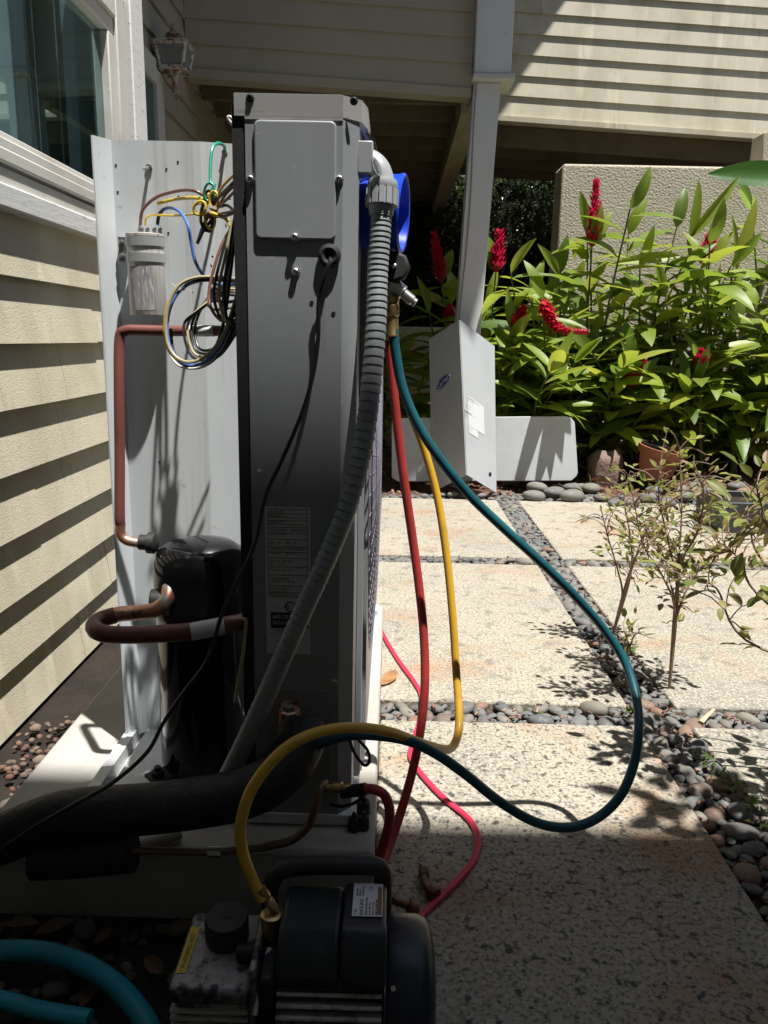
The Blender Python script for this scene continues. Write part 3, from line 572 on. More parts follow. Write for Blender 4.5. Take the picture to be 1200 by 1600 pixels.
LEAFY = [(.80, 5.10, 0.88, 6, 'leafy ginger clump just right of the post above the white lid'), (1.05, 5.15, 1.18, 7, 'dense ginger clump behind the white lid under the tall red spike'), (1.3, 5.25, 0.93, 7, 'ginger clump over the boulder at the right end of the white lid'),
         (1.62, 5.45, 1.4, 7, 'bright ginger clump in the middle of the bed below the bare stucco'), (1.75, 5.35, 0.9, 6, 'ginger clump directly behind the clay pot'), (2.1, 5.4, 1.29, 7, 'ginger clump right of the clay pot against the shadowed stucco'),
         (2.5, 5.45, 1.51, 7, 'tall ginger clump at the right picture edge under the broad banana leaf'), (2.45, 5.15, 0.78, 6, 'low ginger clump on the bare mulch near the right picture edge'), (2.85, 5.6, 1.68, 7, 'ginger clump farthest right, cut by the picture edge'),
         (.35, 5.6, 1.13, 3, 'dark leafy ginger under the deck between hoses and post'), (.1, 5.9, 0.82, 2, 'shaded broad leaved ginger farthest back beneath the deck'), (1.40, 5.65, 1.34, 6, 'ginger clump close against the stucco right of the tall red spike')]
for (x, y, h, n, lab) in LEAFY:
    b = Vector((x, y, bedz(x, y)-.02)); t = thing('leafy_ginger', b, lab, 'ginger plant', 'leafy ginger clumps in the bed')
    for k in range(n):
        bb = b+Vector((rd.uniform(-.25, .25), rd.uniform(-.18, .18), 0)); ginger_stem(t, bb, bb+Vector((rd.uniform(-.32, .32), rd.uniform(-.35, .15), h*rd.uniform(.58, 1.14))), 15, .40, 0, .12)
# tall blades at the right
b = Vector((2.25, 5.45, bedz(2.25, 5.45)))
t = thing('heliconia', b, 'upright blade leaved plant in front of the stucco at the right', 'plant')
for (u0, v0, u1, v1, wk) in ((1078, 375, 1098, 275, .85), (1075, 375, 1165, 268, .6), (1145, 420, 1190, 305, .9), (1150, 430, 1150, 330, .5), (1065, 400, 955, 408, .7), (1080, 395, 1125, 372, .8), (1110, 480, 1130, 410, .7)):
    a = py(u0, v0, 5.35); c = py(u1, v1, 5.3); L = (c-a).length; M4 = orient(a, c-a, (.2, -1, .3), L); M4 = M4 @ Matrix.Diagonal((wk, 1, 1, 1)); inst('leaf', GL[2], t, M4); G().tube([b, (b+a)/2+Vector((0, 0, .05)), a], .008, 6, 5).build('stalk', m_stem, t, smooth=True)
b = Vector((2.95, 5.5, 0.05)); t = thing('banana_plant', b, 'banana plant whose single broad leaf reaches in over the stucco wall at the upper right', 'plant')
G().tube([b, (2.93, 5.5, 1.0), (2.8, 5.45, 1.9), (2.6, 5.4, 2.0)], lambda q: .05*(1-.7*q), 8).build('stalk', m_stem, t, smooth=True)
bl = leaf_mesh('leaf', mat('banana leaf', (0.045, 0.13, 0.02), .35, layers=[((.08, .18, .02), 6, .5, .7, 3, (1, .2, 1))], bump=(30, .4, .006, (.3, 4, 1)), trans=.25), 1, .22, .25, .15, 10, .01)
inst('leaf', bl, t, orient((2.66, 5.4, 1.97), Vector((-1, 0, .03)), (0, -1, .25), .64) @ Matrix.Diagonal((1.25, 1, 1, 1)))
# low cover under the ginger
g = leafcloud(.72, 1.35, 4.95, 5.6, .05, .5, 420, .08, .14); g2 = leafcloud(1.3, 2.9, 5.25, 5.75, .15, .75, 700, .09, .17); g.add(g2.v, g2.f); tag(g.build('ground_cover', m_leaf), kind='stuff')
g = leafcloud(-.3, .25, 4.7, 5.0, .05, .45, 160, .05, .09); tag(g.build('ground_cover', m_leaf), kind='stuff')

# ---------------------------------------------------------------- boulder, pots, planter
def boulder(u0, v0, u1, v1, y, label):
    a, b = py(u0, v1, y), py(u1, v0, y); me = stone_mesh('boulder', m_boulder, 3, .10, .9)
    cx_, w, h = (a.x+b.x)/2, (b.x-a.x)/2, (b.z-a.z)
    for v in me.vertices:
        c = v.co; f = lambda t, p: math.copysign(abs(t)**p, t); k = 1+.07*math.sin(c.x*9+c.z*5)+.05*math.sin(c.z*13+c.y*8)
        v.co = Vector((f(c.x, .6)*w*.66*k, c.y*w*.8*k, f(c.z, .55)*h*.56*k+.02*c.x))
    o = bpy.data.objects.new('boulder', me); C.objects.link(o); o.location = (cx_, y+.1, a.z+h*.4); ORG[o.name] = o.location.copy()
    return tag(o, label, 'boulder')
boulder(905, 702, 995, 770, 4.75, 'pinkish brown boulder between the white lid and the clay pot')
pb = py(1020, 748, 4.72); pot = thing('clay_pot', pb, 'tilted terracotta pot holding a smaller black pot beside the boulder', 'pot')
ax = Vector((.18, -.10, 1))
G().lathe([(.085, 0), (.105, .06), (.126, .155), (.142, .157), (.144, .20), (.128, .20), (.122, .16), (.10, .08), (.01, .07)], pb, ax, 28).build('body', m_terra, pot, smooth=True)
bp = pb+Vector((-.035, .0, .09)); kp = thing('black_pot', bp, 'small black plastic nursery pot inside the tilted clay pot', 'pot')
G().lathe([(.055, 0), (.068, .12), (.076, .12), (.076, .135), (.066, .135), (.06, .09), (.01, .09)], bp, ax+Vector((-.05, 0, 0)), 24).build('body', m_blackmat, kp, smooth=True)
pl = thing('planter_trough', (1.75, 3.75, 0), 'dark low planter box behind the shrub at the right edge', 'planter')
g = G(); X0, X1, Y0, Y1, H_ = 1.60, 2.5, 3.62, 3.95, .15
g.box(X0, X1, Y0, Y0+.025, .001, H_).box(X0, X1, Y1-.025, Y1, .001, H_).box(X0, X0+.025, Y0+.026, Y1-.026, .001, H_).box(X1-.025, X1, Y0+.026, Y1-.026, .001, H_)
g.build('body', mat('planter plastic', (.035, .04, .045), .5), pl, bevel=.004); G().box(X0+.026, X1-.026, Y0+.026, Y1-.026, .005, .12).build('soil', m_soil, pl)

# ---------------------------------------------------------------- basil shrubs
BL = [leaf_mesh('leaf', m_basil, 1, w, f, d, 4, .03) for w, f, d in ((.5, .3, .4), (.55, .2, .9), (.45, .4, .2), (.5, .1, .6))]
def shrub(base, tips, label, nl, ls, seed, spikes=0):
    rd_ = random.Random(seed); base = Vector(base); t = thing('basil_shrub', base, label, 'shrub', 'twiggy shrubs in the pebble joint')
    for tip in tips:
        pts_ = [base]+[Vector(q) for q in tip]; P = catmull(pts_, 6)
        G().tube(pts_, lambda q: .0033*(1-.8*q)+.0006, 6, 6).build('branch', m_twig, t, smooth=True)
        N = nl
        for k in range(N):
            f = .3+.7*rd_.random()**.7; i = min(int(f*(len(P)-1)), len(P)-2); p = P[i].lerp(P[i+1], rd_.random()); dv = (P[i+1]-P[i]).normalized()
            off = Vector((rd_.uniform(-1, 1), rd_.uniform(-1, 1), rd_.uniform(-.4, .9))).normalized()*rd_.uniform(.008, .075)*(.3+f)
            e = p+off
            if k % 2 == 0: G().tube([p, p+off*.5+dv*.01, e], .0013, 5, 2).build('twig', m_twig, t)
            q = (off.normalized()*.8+dv*.4+Vector((rd_.uniform(-.5, .5), rd_.uniform(-.5, .5), rd_.uniform(-.5, .3)))).normalized()
            inst('leaf', rd_.choice(BL), t, orient(e, q, (rd_.uniform(-.5, .5), rd_.uniform(-.5, .5), 1), ls*rd_.uniform(.6, 1.25)))
        if spikes and rd_.random() < .0:
            d = (P[-1]-P[-2]).normalized(); g = G(); g.tube([P[-1], P[-1]+d*.05, P[-1]+d*.11+Vector((.01, 0, 0))], .0012, 5, 3)
            for j in range(12):
                c = P[-1]+d*(.01+.009*j); X, Y, Z = frame(d)
                for a in range(4): g.lathe([(.001, 0), (.003, .003), (.001, .006)], c, X*math.cos(a*1.57+j)+Y*math.sin(a*1.57+j), 5)
            g.build('seed_spike', m_spike, t)
    return t
P_ = py
b1 = pz(1045, 1085, -.02)
shrub(b1, [[P_(1058, 950, 1.84), P_(1060, 880, 1.85), P_(1065, 800, 1.86), P_(1062, 700, 1.88)], [P_(1055, 960, 1.84), P_(1035, 900, 1.8), P_(1005, 850, 1.78), P_(990, 780, 1.76)], [P_(1056, 970, 1.84), P_(1085, 900, 1.86), P_(1112, 880, 1.88), P_(1140, 830, 1.9)],
           [P_(1058, 930, 1.84), P_(1045, 850, 1.9), P_(1030, 780, 1.95), P_(1030, 730, 1.96)], [P_(1060, 900, 1.84), P_(1090, 830, 1.8), P_(1100, 770, 1.78), P_(1090, 740, 1.77)], [P_(1055, 960, 1.85), P_(1040, 890, 1.95), P_(1010, 830, 2.0)]],
      'thin stemmed shrub with yellow green leaves growing where the pebble joints cross', 78, .027, 3, 1)
b2 = pz(955, 1000, -.02)
shrub(b2, [[P_(975, 930, 2.18), P_(990, 880, 2.16), P_(1010, 830, 2.12), P_(1050, 780, 2.1)], [P_(972, 935, 2.18), P_(965, 890, 2.2), P_(950, 840, 2.2), P_(938, 790, 2.2)], [P_(985, 900, 2.17), P_(985, 840, 2.16), P_(975, 780, 2.15), P_(985, 735, 2.15)], [P_(980, 905, 2.18), P_(1000, 860, 2.2), P_(1030, 820, 2.2)]],
      'smaller shrub with pale seed spikes left of the thin stemmed one', 46, .027, 4, 1)
b3 = Vector((.98, 1.42, -.02))
shrub(b3, [[(.95, 1.44, .2), P_(1165, 1000, 1.45), P_(1120, 920, 1.46), P_(1080, 905, 1.47)], [(.97, 1.46, .2), P_(1185, 930, 1.5), P_(1160, 880, 1.5), P_(1130, 850, 1.5)], [(.96, 1.5, .3), P_(1195, 880, 1.55), P_(1170, 820, 1.56), P_(1150, 800, 1.56)], [(1.0, 1.4, .3), P_(1215, 840, 1.45), P_(1190, 790, 1.42), P_(1180, 750, 1.4)], [(.9, 1.35, .25), (.86, 1.3, .45), (.8, 1.28, .6)], [(.93, 1.3, .25), (.92, 1.22, .5), (.88, 1.18, .62)], [(1.02, 1.36, .3), (1.0, 1.3, .55), (.95, 1.25, .7)]],
      'nearest shrub with larger leaves leaning in from the right edge', 34, .045, 5, 0)
shrub(pz(985, 1010, -.02), [[P_(990, 995, 2.12), P_(1000, 985, 2.1)], [P_(980, 1000, 2.12), P_(975, 985, 2.1)]], 'tiny low seedling at the foot of the smaller shrub', 9, .03, 8, 0)
shrub((1.3, .75, -.02), [[(1.2, .8, .7), (1.05, .9, 1.2), (.92, 1.0, 1.5)], [(1.22, .8, .8), (1.1, .95, 1.3), (.85, 1.08, 1.62)], [(1.2, .78, .7), (1.02, .85, 1.2), (.78, .92, 1.55)], [(1.25, .8, .9), (1.1, 1.05, 1.35), (.95, 1.18, 1.5)]], 'tall leafy shrub at the right whose dappled shadow falls on the front slab', 34, .075, 15, 0)
g = G(); rw_ = random.Random(4)
for (u, v, n) in ((1168, 1245, 26), (1175, 1262, 22), (1105, 1190, 18), (1120, 1215, 14), (1150, 1235, 18), (985, 1012, 20), (1190, 1290, 16), (830, 1112, 8), (975, 1115, 8)):
    q = pz(u, v, 0)
    for _ in range(n):
        c = q+Vector((rw_.gauss(0, .012), rw_.gauss(0, .014), rw_.uniform(0, .012))); d = Vector((rw_.uniform(-1, 1), rw_.uniform(-1, 1), rw_.uniform(0, 1))).normalized(); X, Y, Z = frame(d); L = rw_.uniform(.006, .014)
        g.add([c-d*L, c+X*L*.3, c+d*L, c-X*L*.3], [(0, 1, 2, 3)])
tag(g.build('joint_weeds', m_leaf), kind='stuff')
g = G().tube([pz(1095, 1128, .004), pz(1105, 1118, .01), pz(1115, 1108, .012)], lambda q: .006*(1-.6*q)+.001, 6, 4, flat=.4); tag(g.build('dry_stalk', mat('straw', (.5, .4, .24), .7), smooth=True), 'pale dry stalk lying on the pebbles right of the shrub stem', 'twig')
# ---------------------------------------------------------------- removed unit panels
cp = thing('corner_panel', py(735, 760, 4.45), 'grey folded corner panel with an oval blue logo leaning against the post', 'metal panel')
TL, TC, TR = py(671, 530, 4.60), py(718, 500, 4.42), py(772, 541, 4.52)
BL_, BC, BR = py(676, 769, 4.48), py(729, 742, 4.26), py(775, 770, 4.40)
def onplane(u, v, a, b, c):
    n = (b-a).cross(c-a); d = ray(u, v); return EYE+d*((a-EYE).dot(n)/d.dot(n))
TL = onplane(671, 530, BL_, BC, TC); TR = onplane(772, 541, BC, BR, TC)
def sheetquad(a, b, c, d, th=.004):
    n = (b-a).cross(d-a).normalized()*th; return G().hexa([a, b, c, d, a+n, b+n, c+n, d+n])
lf = sheetquad(BL_, BC, TC, TL).build('left_face', m_panelpaint, cp); rf = sheetquad(BC, BR, TR, TC).build('right_face', m_panelpaint, cp)
def onquad(o, a, b, c, d, s, t, lift):  # point on face at s,t
    n = ((b-a).lerp(c-d, t)).cross((d-a).lerp(c-b, s)).normalized()
    if n.y > 0: n = -n
    return (a.lerp(b, s)).lerp(d.lerp(c, s), t)+n*lift, n
c, n = onquad(0, BL_, BC, TC, TL, .44, .67, .0042)
ex = (BC-BL_).normalized(); ey = (TL-BL_).normalized(); ey = n.cross(ex).normalized()
lg = G().lathe([(.072, 0), (.072, .002)], c, n, 28, 1, .42, ex+ey*.18).build('logo_plate', m_logoblue, lf)
G().lathe([(.068, .002), (.068, .0028)], c, n, 28, 1, .40, ex+ey*.18).build('logo_rim', m_white, lg)
G().lathe([(.064, .0028), (.064, .0036)], c, n, 28, 1, .37, ex+ey*.18).build('logo_field', m_logoblue, lg)
text('Carrier', .043, m_white, basis(c+n*.0042-ex*.052-ey*.022, ex+ey*.18, ey), 'logo_lettering', lg, sx=.82)
def quadlabel(face, a, b, c_, d, s0, s1, t0, t1, name, lines, size):
    P = [onquad(0, a, b, c_, d, s, t, .0048)[0] for s, t in ((s0, t0), (s1, t0), (s1, t1), (s0, t1))]; n = onquad(0, a, b, c_, d, s0, t0, 0)[1]
    o = G().hexa(P+[q+n*.001 for q in P]).build(name, m_white, face); ex = (P[1]-P[0]).normalized(); ey = n.cross(ex)
    text(lines, size, m_inkorange if 0 else m_ink, basis(P[3]+n*.0013-ey*size*1.1+ex*.005, ex, ey), 'print', o); return o
quadlabel(rf, BC, BR, TR, TC, .12, .62, .34, .53, 'instruction_label', 'CAUTION ----- ----\n--- ---- ----\n\n--- ----- ---\n---- -- ----\n\nWARNING ------\n--- ----\n----- ---', .013)
quadlabel(rf, BC, BR, TR, TC, .12, .40, .29, .338, 'instruction_label', '--- -----\n--- ---', .012)
c, n = onquad(0, BC, BR, TR, TC, .78, .10, .0046); G().lathe([(.012, 0), (.012, .002)], c, n, 12).build('screw_hole', m_hole, rf)
lid = thing('lid_panel', py(760, 752, 4.6), 'white flat lid panel with clipped corners standing on edge behind the corner panel', 'metal panel')
YL = 4.60
out = [(612, 746), (612, 660), (615, 655), (620, 653), (884, 650), (892, 652), (898, 660), (903, 738), (901, 744), (893, 751), (622, 752)]
P = [py(u, v, YL+.04*(752-v)/100) for u, v in out]; G().prism(P, (0, .022, -.006)).build('sheet', m_lidpaint, lid, bevel=.003)
# ---------------------------------------------------------------- concrete pad and condensing unit
pad = tag(G().box(-.645, -.013, 1.052, 2.2, -.05, .098).build('equipment_pad', m_pad, bevel=.008), 'pale concrete equipment pad carrying the grey condensing unit', 'pad')
for u, v, r in ((568, 1270, .012), (553, 1296, .010), (568, 1294, .010)):
    p = pz(u, v, .099); tag(G().lathe([(r, 0), (r, .018), (r*.8, .022), (r*.35, .022), (r*.35, .03), (.001, .031)], p, seg=10).build('pad_anchor', m_blackmat, smooth=True), 'black anchor bolt on the pad corner, '+{(568, 1270): 'farthest of the three', (553, 1296): 'left one of the near pair', (568, 1294): 'right one of the near pair'}[(u, v)], 'bolt', 'anchor bolts on the pad')
p = pz(567, 1250, .099); tag(G().lathe([(.006, 0), (.007, .012), (.005, .02)], p, seg=8).build('pad_anchor', m_brass, smooth=True), 'small brass stub standing on the pad behind the black anchors', 'bolt')
U = thing('condensing_unit', (-.13, 1.2, .1), 'opened tall grey outdoor air conditioning unit with exposed compressor and wiring', 'air conditioner')
YF = 1.11
fp = G().prism([(-.205, YF, .125), (-.074, YF, .125), (-.053, YF+.02, .125), (-.053, YF+.16, .125), (-.056, YF+.16, .125), (-.056, YF+.022, .125), (-.075, YF+.003, .125), (-.205, YF+.003, .125)], (0, 0, 1.04)).build('front_panel', m_gray, U)
G().box(-.223, -.2055, YF+.002, YF+.05, .125, 1.18).build('edge_gasket', m_blackmat, U)
g = G().prism([(-.219, YF-.001, 1.166), (-.074, YF-.001, 1.166), (-.050, YF+.020, 1.166), (-.043, YF+.055, 1.166), (-.043, YF+.16, 1.166), (-.046, YF+.16, 1.166), (-.053, YF+.057, 1.166), (-.076, YF+.002, 1.166), (-.219, YF+.002, 1.166)], (0, 0, .027))
g.box(-.219, -.075, YF+.0, YF+.03, 1.1925, 1.194); g.build('top_cap', m_rail, U)
G().box(-.205, -.074, YF-.0012, YF+.0, 1.162, 1.1655).build('drip_edge', m_rail, U)
G().box(-.052, -.043, YF+.12, YF+.16, .125, 1.163).build('corner_post', m_gray, U)
# junction cover
c0, c1 = py(400, 374, YF), py(526, 190, YF)
rc = .008; poly = []
for (x, z, a0) in ((c1.x-rc, c1.z-rc, 0), (c0.x+rc, c1.z-rc, 90), (c0.x+rc, c0.z+rc, 180), (c1.x-rc, c0.z+rc, 270)):
    poly += [(x+rc*math.cos(R(a0+i*18)), YF+.0005, z+rc*math.sin(R(a0+i*18))) for i in range(6)]
cv = G().prism(poly, (0, -.0055, 0)).build('junction_cover', m_gray, U, bevel=.0035, seg=4)
def screw(par, u, v, y=YF, r=.0048, L=.0055, m=m_steel):
    p = py(u, v, y); return G().lathe([(r*1.35, 0), (r*1.35, .0015), (r, .0018), (r, L), (r*.75, L+.001), (r*.6, L-.002)], p, (0, -1, 0), 8).build('screw', m, par, smooth=False)
for (u, v) in ((392, 281), (530, 281), (462, 425)): screw(U, u, v)
for (u, v) in ((461, 371),): screw(U, u, v, YF-.004)
for (u, v) in ((391, 153), (553, 158)): screw(U, u, v, YF-.001, .0042, .003, m_blackmat)
for (u, v) in ((413, 1066), (522, 1066)): screw(U, u, v, YF, .005, .005)
for (u, v) in ((405, 735), (487, 473), (521, 490)): G().lathe([(.003, 0), (.003, .0006)], py(u, v, YF), (0, -1, 0), 10).build('screw_hole', m_ww if v == 735 else m_hole, U)
gp = py(515, 400, YF)
def torus(g, c, ax, R_, r, seg=20, sg=8):
    X, Y, Z = frame(Vector(ax)); g.tube([Vector(c)+X*math.cos(a)*R_+Y*math.sin(a)*R_ for a in [i*2*math.pi/seg for i in range(seg+1)]], r, sg, 1, cap=False); return g
torus(G(), gp+Vector((0, -.004, 0)), (0, 1, 0), .0105, .0055).build('grommet', m_blackmat, U, smooth=True)
G().lathe([(.008, 0), (.008, .001)], gp, (0, -1, 0), 14).build('cable_hole', m_hole, U)
# knockout panel at the foot
g = G(); a, b = py(430, 1250, YF), py(517, 1078, YF); fr = .0025
g.box(a.x, b.x, YF-.002, YF-.0005, b.z-fr, b.z).box(b.x-fr, b.x, YF-.0021, YF-.0006, a.z, b.z-fr); g.build('valve_plate', m_gray, U)
# rating label
l0, l1 = py(417, 1020, YF), py(485, 793, YF)
lab = G().box(l0.x, l1.x, YF-.0012, YF-.0004, l0.z, l1.z).build('rating_label', m_paper, U)
lw = l1.x-l0.x; lh = l1.z-l0.z
def lp(s, t, d=.0016): return Vector((l0.x+lw*s, YF-d, l0.z+lh*t))
def ltext(s, t, size, body, m=m_ink, nm='print', d=.0015, sx=.8): return text(body, size, m, basis(lp(s, t, d), (1, 0, 0), (0, 0, 1)), nm, lab, ext=.0001, sx=sx)
g = G()
for t in (.985, .955, .93, .91, .885, .865, .825, .785, .735, .70, .66, .60, .545, .47, .425, .395): g.box(l0.x+.004, l1.x-.004, YF-.0017, YF-.0013, l0.z+lh*t, l0.z+lh*t+.0007)
g.box(l0.x+.004, l0.x+.0047, YF-.0017, YF-.0013, l0.z+lh*.395, l0.z+lh*.985).box(l1.x-.0047, l1.x-.004, YF-.0017, YF-.0013, l0.z+lh*.395, l0.z+lh*.985)
g.build('ruled_lines', m_ink, lab)
ltext(.1, .962, .0055, 'MODEL NO.'); ltext(.1, .936, .0055, 'PRODUCT'); ltext(.1, .892, .0055, 'SERIAL NO.'); ltext(.1, .84, .005, 'POWER SUPPLY   208-230 VOLTS\n PH 1   HZ 60')
ltext(.1, .755, .005, 'MAX     253      MIN     197\n', sx=.7); ltext(.1, .715, .0048, 'COMPRESSOR       FAN MOTOR', sx=.75); ltext(.1, .685, .0048, 'VOLTS AC       VOLTS AC', sx=.75)
ltext(.1, .635, .0048, 'RLA  16.7   LRA  82.0\nPH 1    HZ 60', sx=.8); ltext(.1, .575, .0048, 'FLA  0.80   HP  1/4', sx=.8); ltext(.1, .515, .0048, 'DESIGN PRESSURE\n HI 450 PSI    LO 250 PSI', sx=.75); ltext(.1, .445, .0048, 'MIN CKT AMPS  21.7\nMAX FUSE  35', sx=.75); ltext(.1, .405, .0045, 'FACTORY CHARGED R-410A', sx=.7)
torus(G(), lp(.55, .33), (0, 1, 0), .0075, .0009).build('approval_mark', m_ink, lab); ltext(.41, .318, .009, 'UL', sx=.8); ltext(.36, .318, .004, 'c'); ltext(.74, .318, .004, 'us  LISTED', sx=.7)
g = G().box(l0.x+lw*.1, l1.x-lw*.05, YF-.0017, YF-.0013, l0.z+lh*.18, l0.z+lh*.29); g.build('certified_block', m_ink, lab)
ltext(.14, .245, .0095, 'AHRI CERTIFIED', m_white, 'print', .0019, .62); ltext(.14, .222, .0038, 'Unitary Air-Conditioners\nAHRI Standard 210/240', m_white, 'print', .0019, .8)
ltext(.2, .155, .0055, 'ASSEMBLED IN USA', sx=.75); ltext(.08, .135, .0035, 'PATENT NOTICE ---\n--- ---')
# partition sheet
YS = 1.38
pt = G().prism([(-.499, YS-.03, .112), (-.479, YS, .112), (-.330, YS, .112), (-.185, YS+.03, .112), (-.185, YS+.033, .112), (-.330, YS+.003, .112), (-.480, YS+.003, .112), (-.5015, YS-.03, .112)], (0, 0, 1.083)).build('partition_sheet', m_sheet, U)
for (u, v) in ((181, 258), (184, 300), (278, 253), (260, 264), (279, 307), (263, 364), (359, 311), (332, 401), (183, 501), (249, 722)): G().lathe([(.0019, 0), (.0019, .0004)], py(u, v, YS-.0003), (0, -1, 0), 8).build('screw_hole', m_hole, pt)
g = G(); a = py(233, 262, YS); d = Vector((-.05, -1, -.25)); g.lathe([(.006, 0), (.006, .003), (.0028, .004), (.003, .012), (.0022, .02), (.003, .024), (.0005, .034)], a, d, 8); g.build('screw', m_steel, pt)
G().box(-.47, -.044, 1.115, 2.12, .100, .120).build('base_pan', m_sheet, U, bevel=.003)
G().box(-.505, -.485, 1.06, 2.12, .0995, .125).build('base_rail', m_sheet, U)
G().box(-.478, -.455, 1.43, 2.12, .122, 1.15).build('coil', m_coil, U)
G().box(-.45, -.06, 2.10, 2.12, .122, 1.15).build('end_panel', m_gray, U)
GC = Vector((-.036, 1.68, .62))
def dome(a, q, Rg=.41):  # point of the bulging round fan guard
    return GC+Vector((.013*(1-q**4), math.cos(a)*Rg*q, math.sin(a)*Rg*q))
g = G()
for k in range(30):
    q = (k+1)/30; g.tube([dome(i*2*math.pi/40, q) for i in range(41)], .0014, 4, 1, cap=False)
for k in range(72):
    a = k*2*math.pi/72; g.tube([dome(a, q) for q in (.12, .4, .6, .75, .87, .95, 1)], .0014, 4, 1, cap=False)
tag(g.build('wire_guard', m_mesh, U), kind='stuff')
G().box(-.046, -.0365, 1.28, 2.11, .122, 1.13).build('fan_shroud', m_gray, U)
bk = pz(584, 955, .1); G().box(bk.x-.012, bk.x+.012, bk.y-.03, bk.y+.03, .0985, .112).build('foot_bracket', m_sheet, U)
# compressor
cc = Vector((-.318, 1.245, .12)); RC = .078
cm = G().lathe([(RC*.97, .015), (RC, .03), (RC, .30), (RC*1.015, .302), (RC*1.015, .312), (RC, .314), (RC, .375), (RC*.985, .392), (RC*.9, .408), (RC*.7, .419), (RC*.4, .424), (.001, .425)], cc, seg=40).build('compressor', m_black, U, smooth=True)
for a in (.6, 2.4, 3.9, 5.5):
    g = G(); d = Vector((math.cos(a), math.sin(a), 0)); g.obox(cc+d*.08+Vector((0, 0, .02)), (d, Vector((-d.y, d.x, 0)), (0, 0, 1)), (.03, .02, .003)); g.lathe([(.011, 0), (.011, .012), (.006, .013), (.006, .02)], cc+d*.095+Vector((0, 0, .02)), seg=8)
    g.build('mounting_foot', m_blackmat, cm, smooth=True)
G().lathe([(.012, 0), (.018, .004), (.018, .016), (.013, .018), (.013, .03)], py(246, 849, 1.24), (-1, 0, .05), 14).build('pipe_stub', m_blackmat, cm, smooth=True)
G().lathe([(.02, 0), (.02, .02), (.016, .022)], py(255, 940, 1.20), (-1, -.2, .1), 14).build('pipe_stub', m_blackmat, cm, smooth=True)
def ptube(name, m, par, pts, r, seg=12, n=8, **k): return G().tube([py(u, v, y) for u, v, y in pts], r, seg, n, **k).build(name, m, par, smooth=True)
ptube('discharge_pipe', m_rustpipe, U, [(378, 518, 1.25), (340, 517, 1.26), (260, 517, 1.27), (222, 516, 1.27), (196, 517, 1.27), (187, 530, 1.27), (186, 600, 1.26), (187, 700, 1.25), (187, 800, 1.24), (188, 820, 1.24)], .0085)
ptube('discharge_elbow', m_copper, U, [(188, 818, 1.24), (189, 835, 1.24), (200, 845, 1.24), (228, 850, 1.24)], .0084)
ptube('pipe_sticker', m_paper, U, [(297, 517, 1.265), (335, 517, 1.26)], .0089, n=1)
ptube('sticker_print', m_ink, U, [(306, 517, 1.264), (328, 517, 1.261)], .00893, n=1)
ptube('suction_elbow', m_copper, U, [(268, 905, 1.20), (265, 920, 1.185), (260, 938, 1.172), (242, 953, 1.165), (215, 957, 1.165), (190, 959, 1.16), (175, 962, 1.155)], .0125)
ptube('suction_pipe', m_rustpipe, U, [(180, 961, 1.155), (158, 968, 1.145), (147, 978, 1.12), (155, 988, 1.095), (180, 992, 1.09), (240, 991, 1.09), (300, 986, 1.10), (350, 977, 1.115), (384, 971, 1.13)], .0135)
ptube('pipe_sticker', m_paper, U, [(298, 987, 1.0985), (350, 977.5, 1.1135)], .0139, n=1)
ptube('capillary_tube', m_wt, U, [(360, 968, 1.105), (380, 967, 1.10), (384, 975, 1.10), (380, 1020, 1.10), (372, 1070, 1.10), (367, 1097, 1.10)], .0028, 8)
# capacitor
ca, cb = py(196, 365, 1.345), py(259, 494, 1.345); cxm = (ca.x+cb.x)/2; rx = (cb.x-ca.x)/2
cap = G().lathe([(rx*.97, 0), (rx, .002), (rx, ca.z-cb.z-.004), (rx*1.05, ca.z-cb.z-.003), (rx*1.05, ca.z-cb.z), (rx*.92, ca.z-cb.z+.001), (.001, ca.z-cb.z+.002)], (cxm, 1.350, cb.z), (0, 0, 1), 32, 1, .72, (1, 0, 0)).build('capacitor', m_can, U, smooth=True)
for (v0, v1) in ((371, 385), (396, 410)):
    z0, z1 = py(230, v1, 1.345).z, py(230, v0, 1.345).z
    G().lathe([(rx*1.03, z0), (rx*1.05, z0), (rx*1.05, z1), (rx*1.03, z1)], (cxm, 1.350, 0), (0, 0, 1), 32, 1, .74, (1, 0, 0)).build('strap', m_strap, cap, smooth=True)
a = py(192, 390, 1.372); br = G().box(a.x-.006, a.x+.008, 1.368, 1.376, a.z-.02, a.z+.02).build('strap_bracket', m_steel, cap)
for dz in (-.011, .011): G().lathe([(.005, 0), (.005, .003), (.002, .004)], (a.x, 1.368, a.z+dz), (0, -1, 0), 8).build('screw', m_steel, br)
g = G()
for u in (217, 226, 237, 246):
    q = py(u, 364, 1.35); g.box(q.x-.0033, q.x+.0033, 1.3645, 1.366, q.z-.004, q.z+.009); g.box(q.x-.002, q.x+.002, 1.369, 1.3705, q.z-.004, q.z+.011)
g.build('terminal', m_steel, cap)
# clear sleeve lettering band
z0 = py(230, 485, 1.345).z; z1 = py(230, 415, 1.345).z
g = G(); R_ = rx*1.006; n_ = 14
A_ = [-2.35+1.35*k/n_ for k in range(n_+1)]
for k in range(n_): g.hexa([(cxm+math.cos(a)*rr, 1.350+math.sin(a)*rr*.72, z) for z in (z0, z1-.002) for a, rr in ((A_[k], R_), (A_[k+1], R_), (A_[k+1], R_+.0003), (A_[k], R_+.0003))])
g.build('printed_wrap', mat('capacitor wrap', (.40, .40, .41), .35, layers=[((.27, .27, .28), 260, .50, .56, 3, (1, 1, .12)), ((.6, .6, .6), 300, .58, .62, 3, (1, 1, .2))], coord='World'), cap, smooth=True)
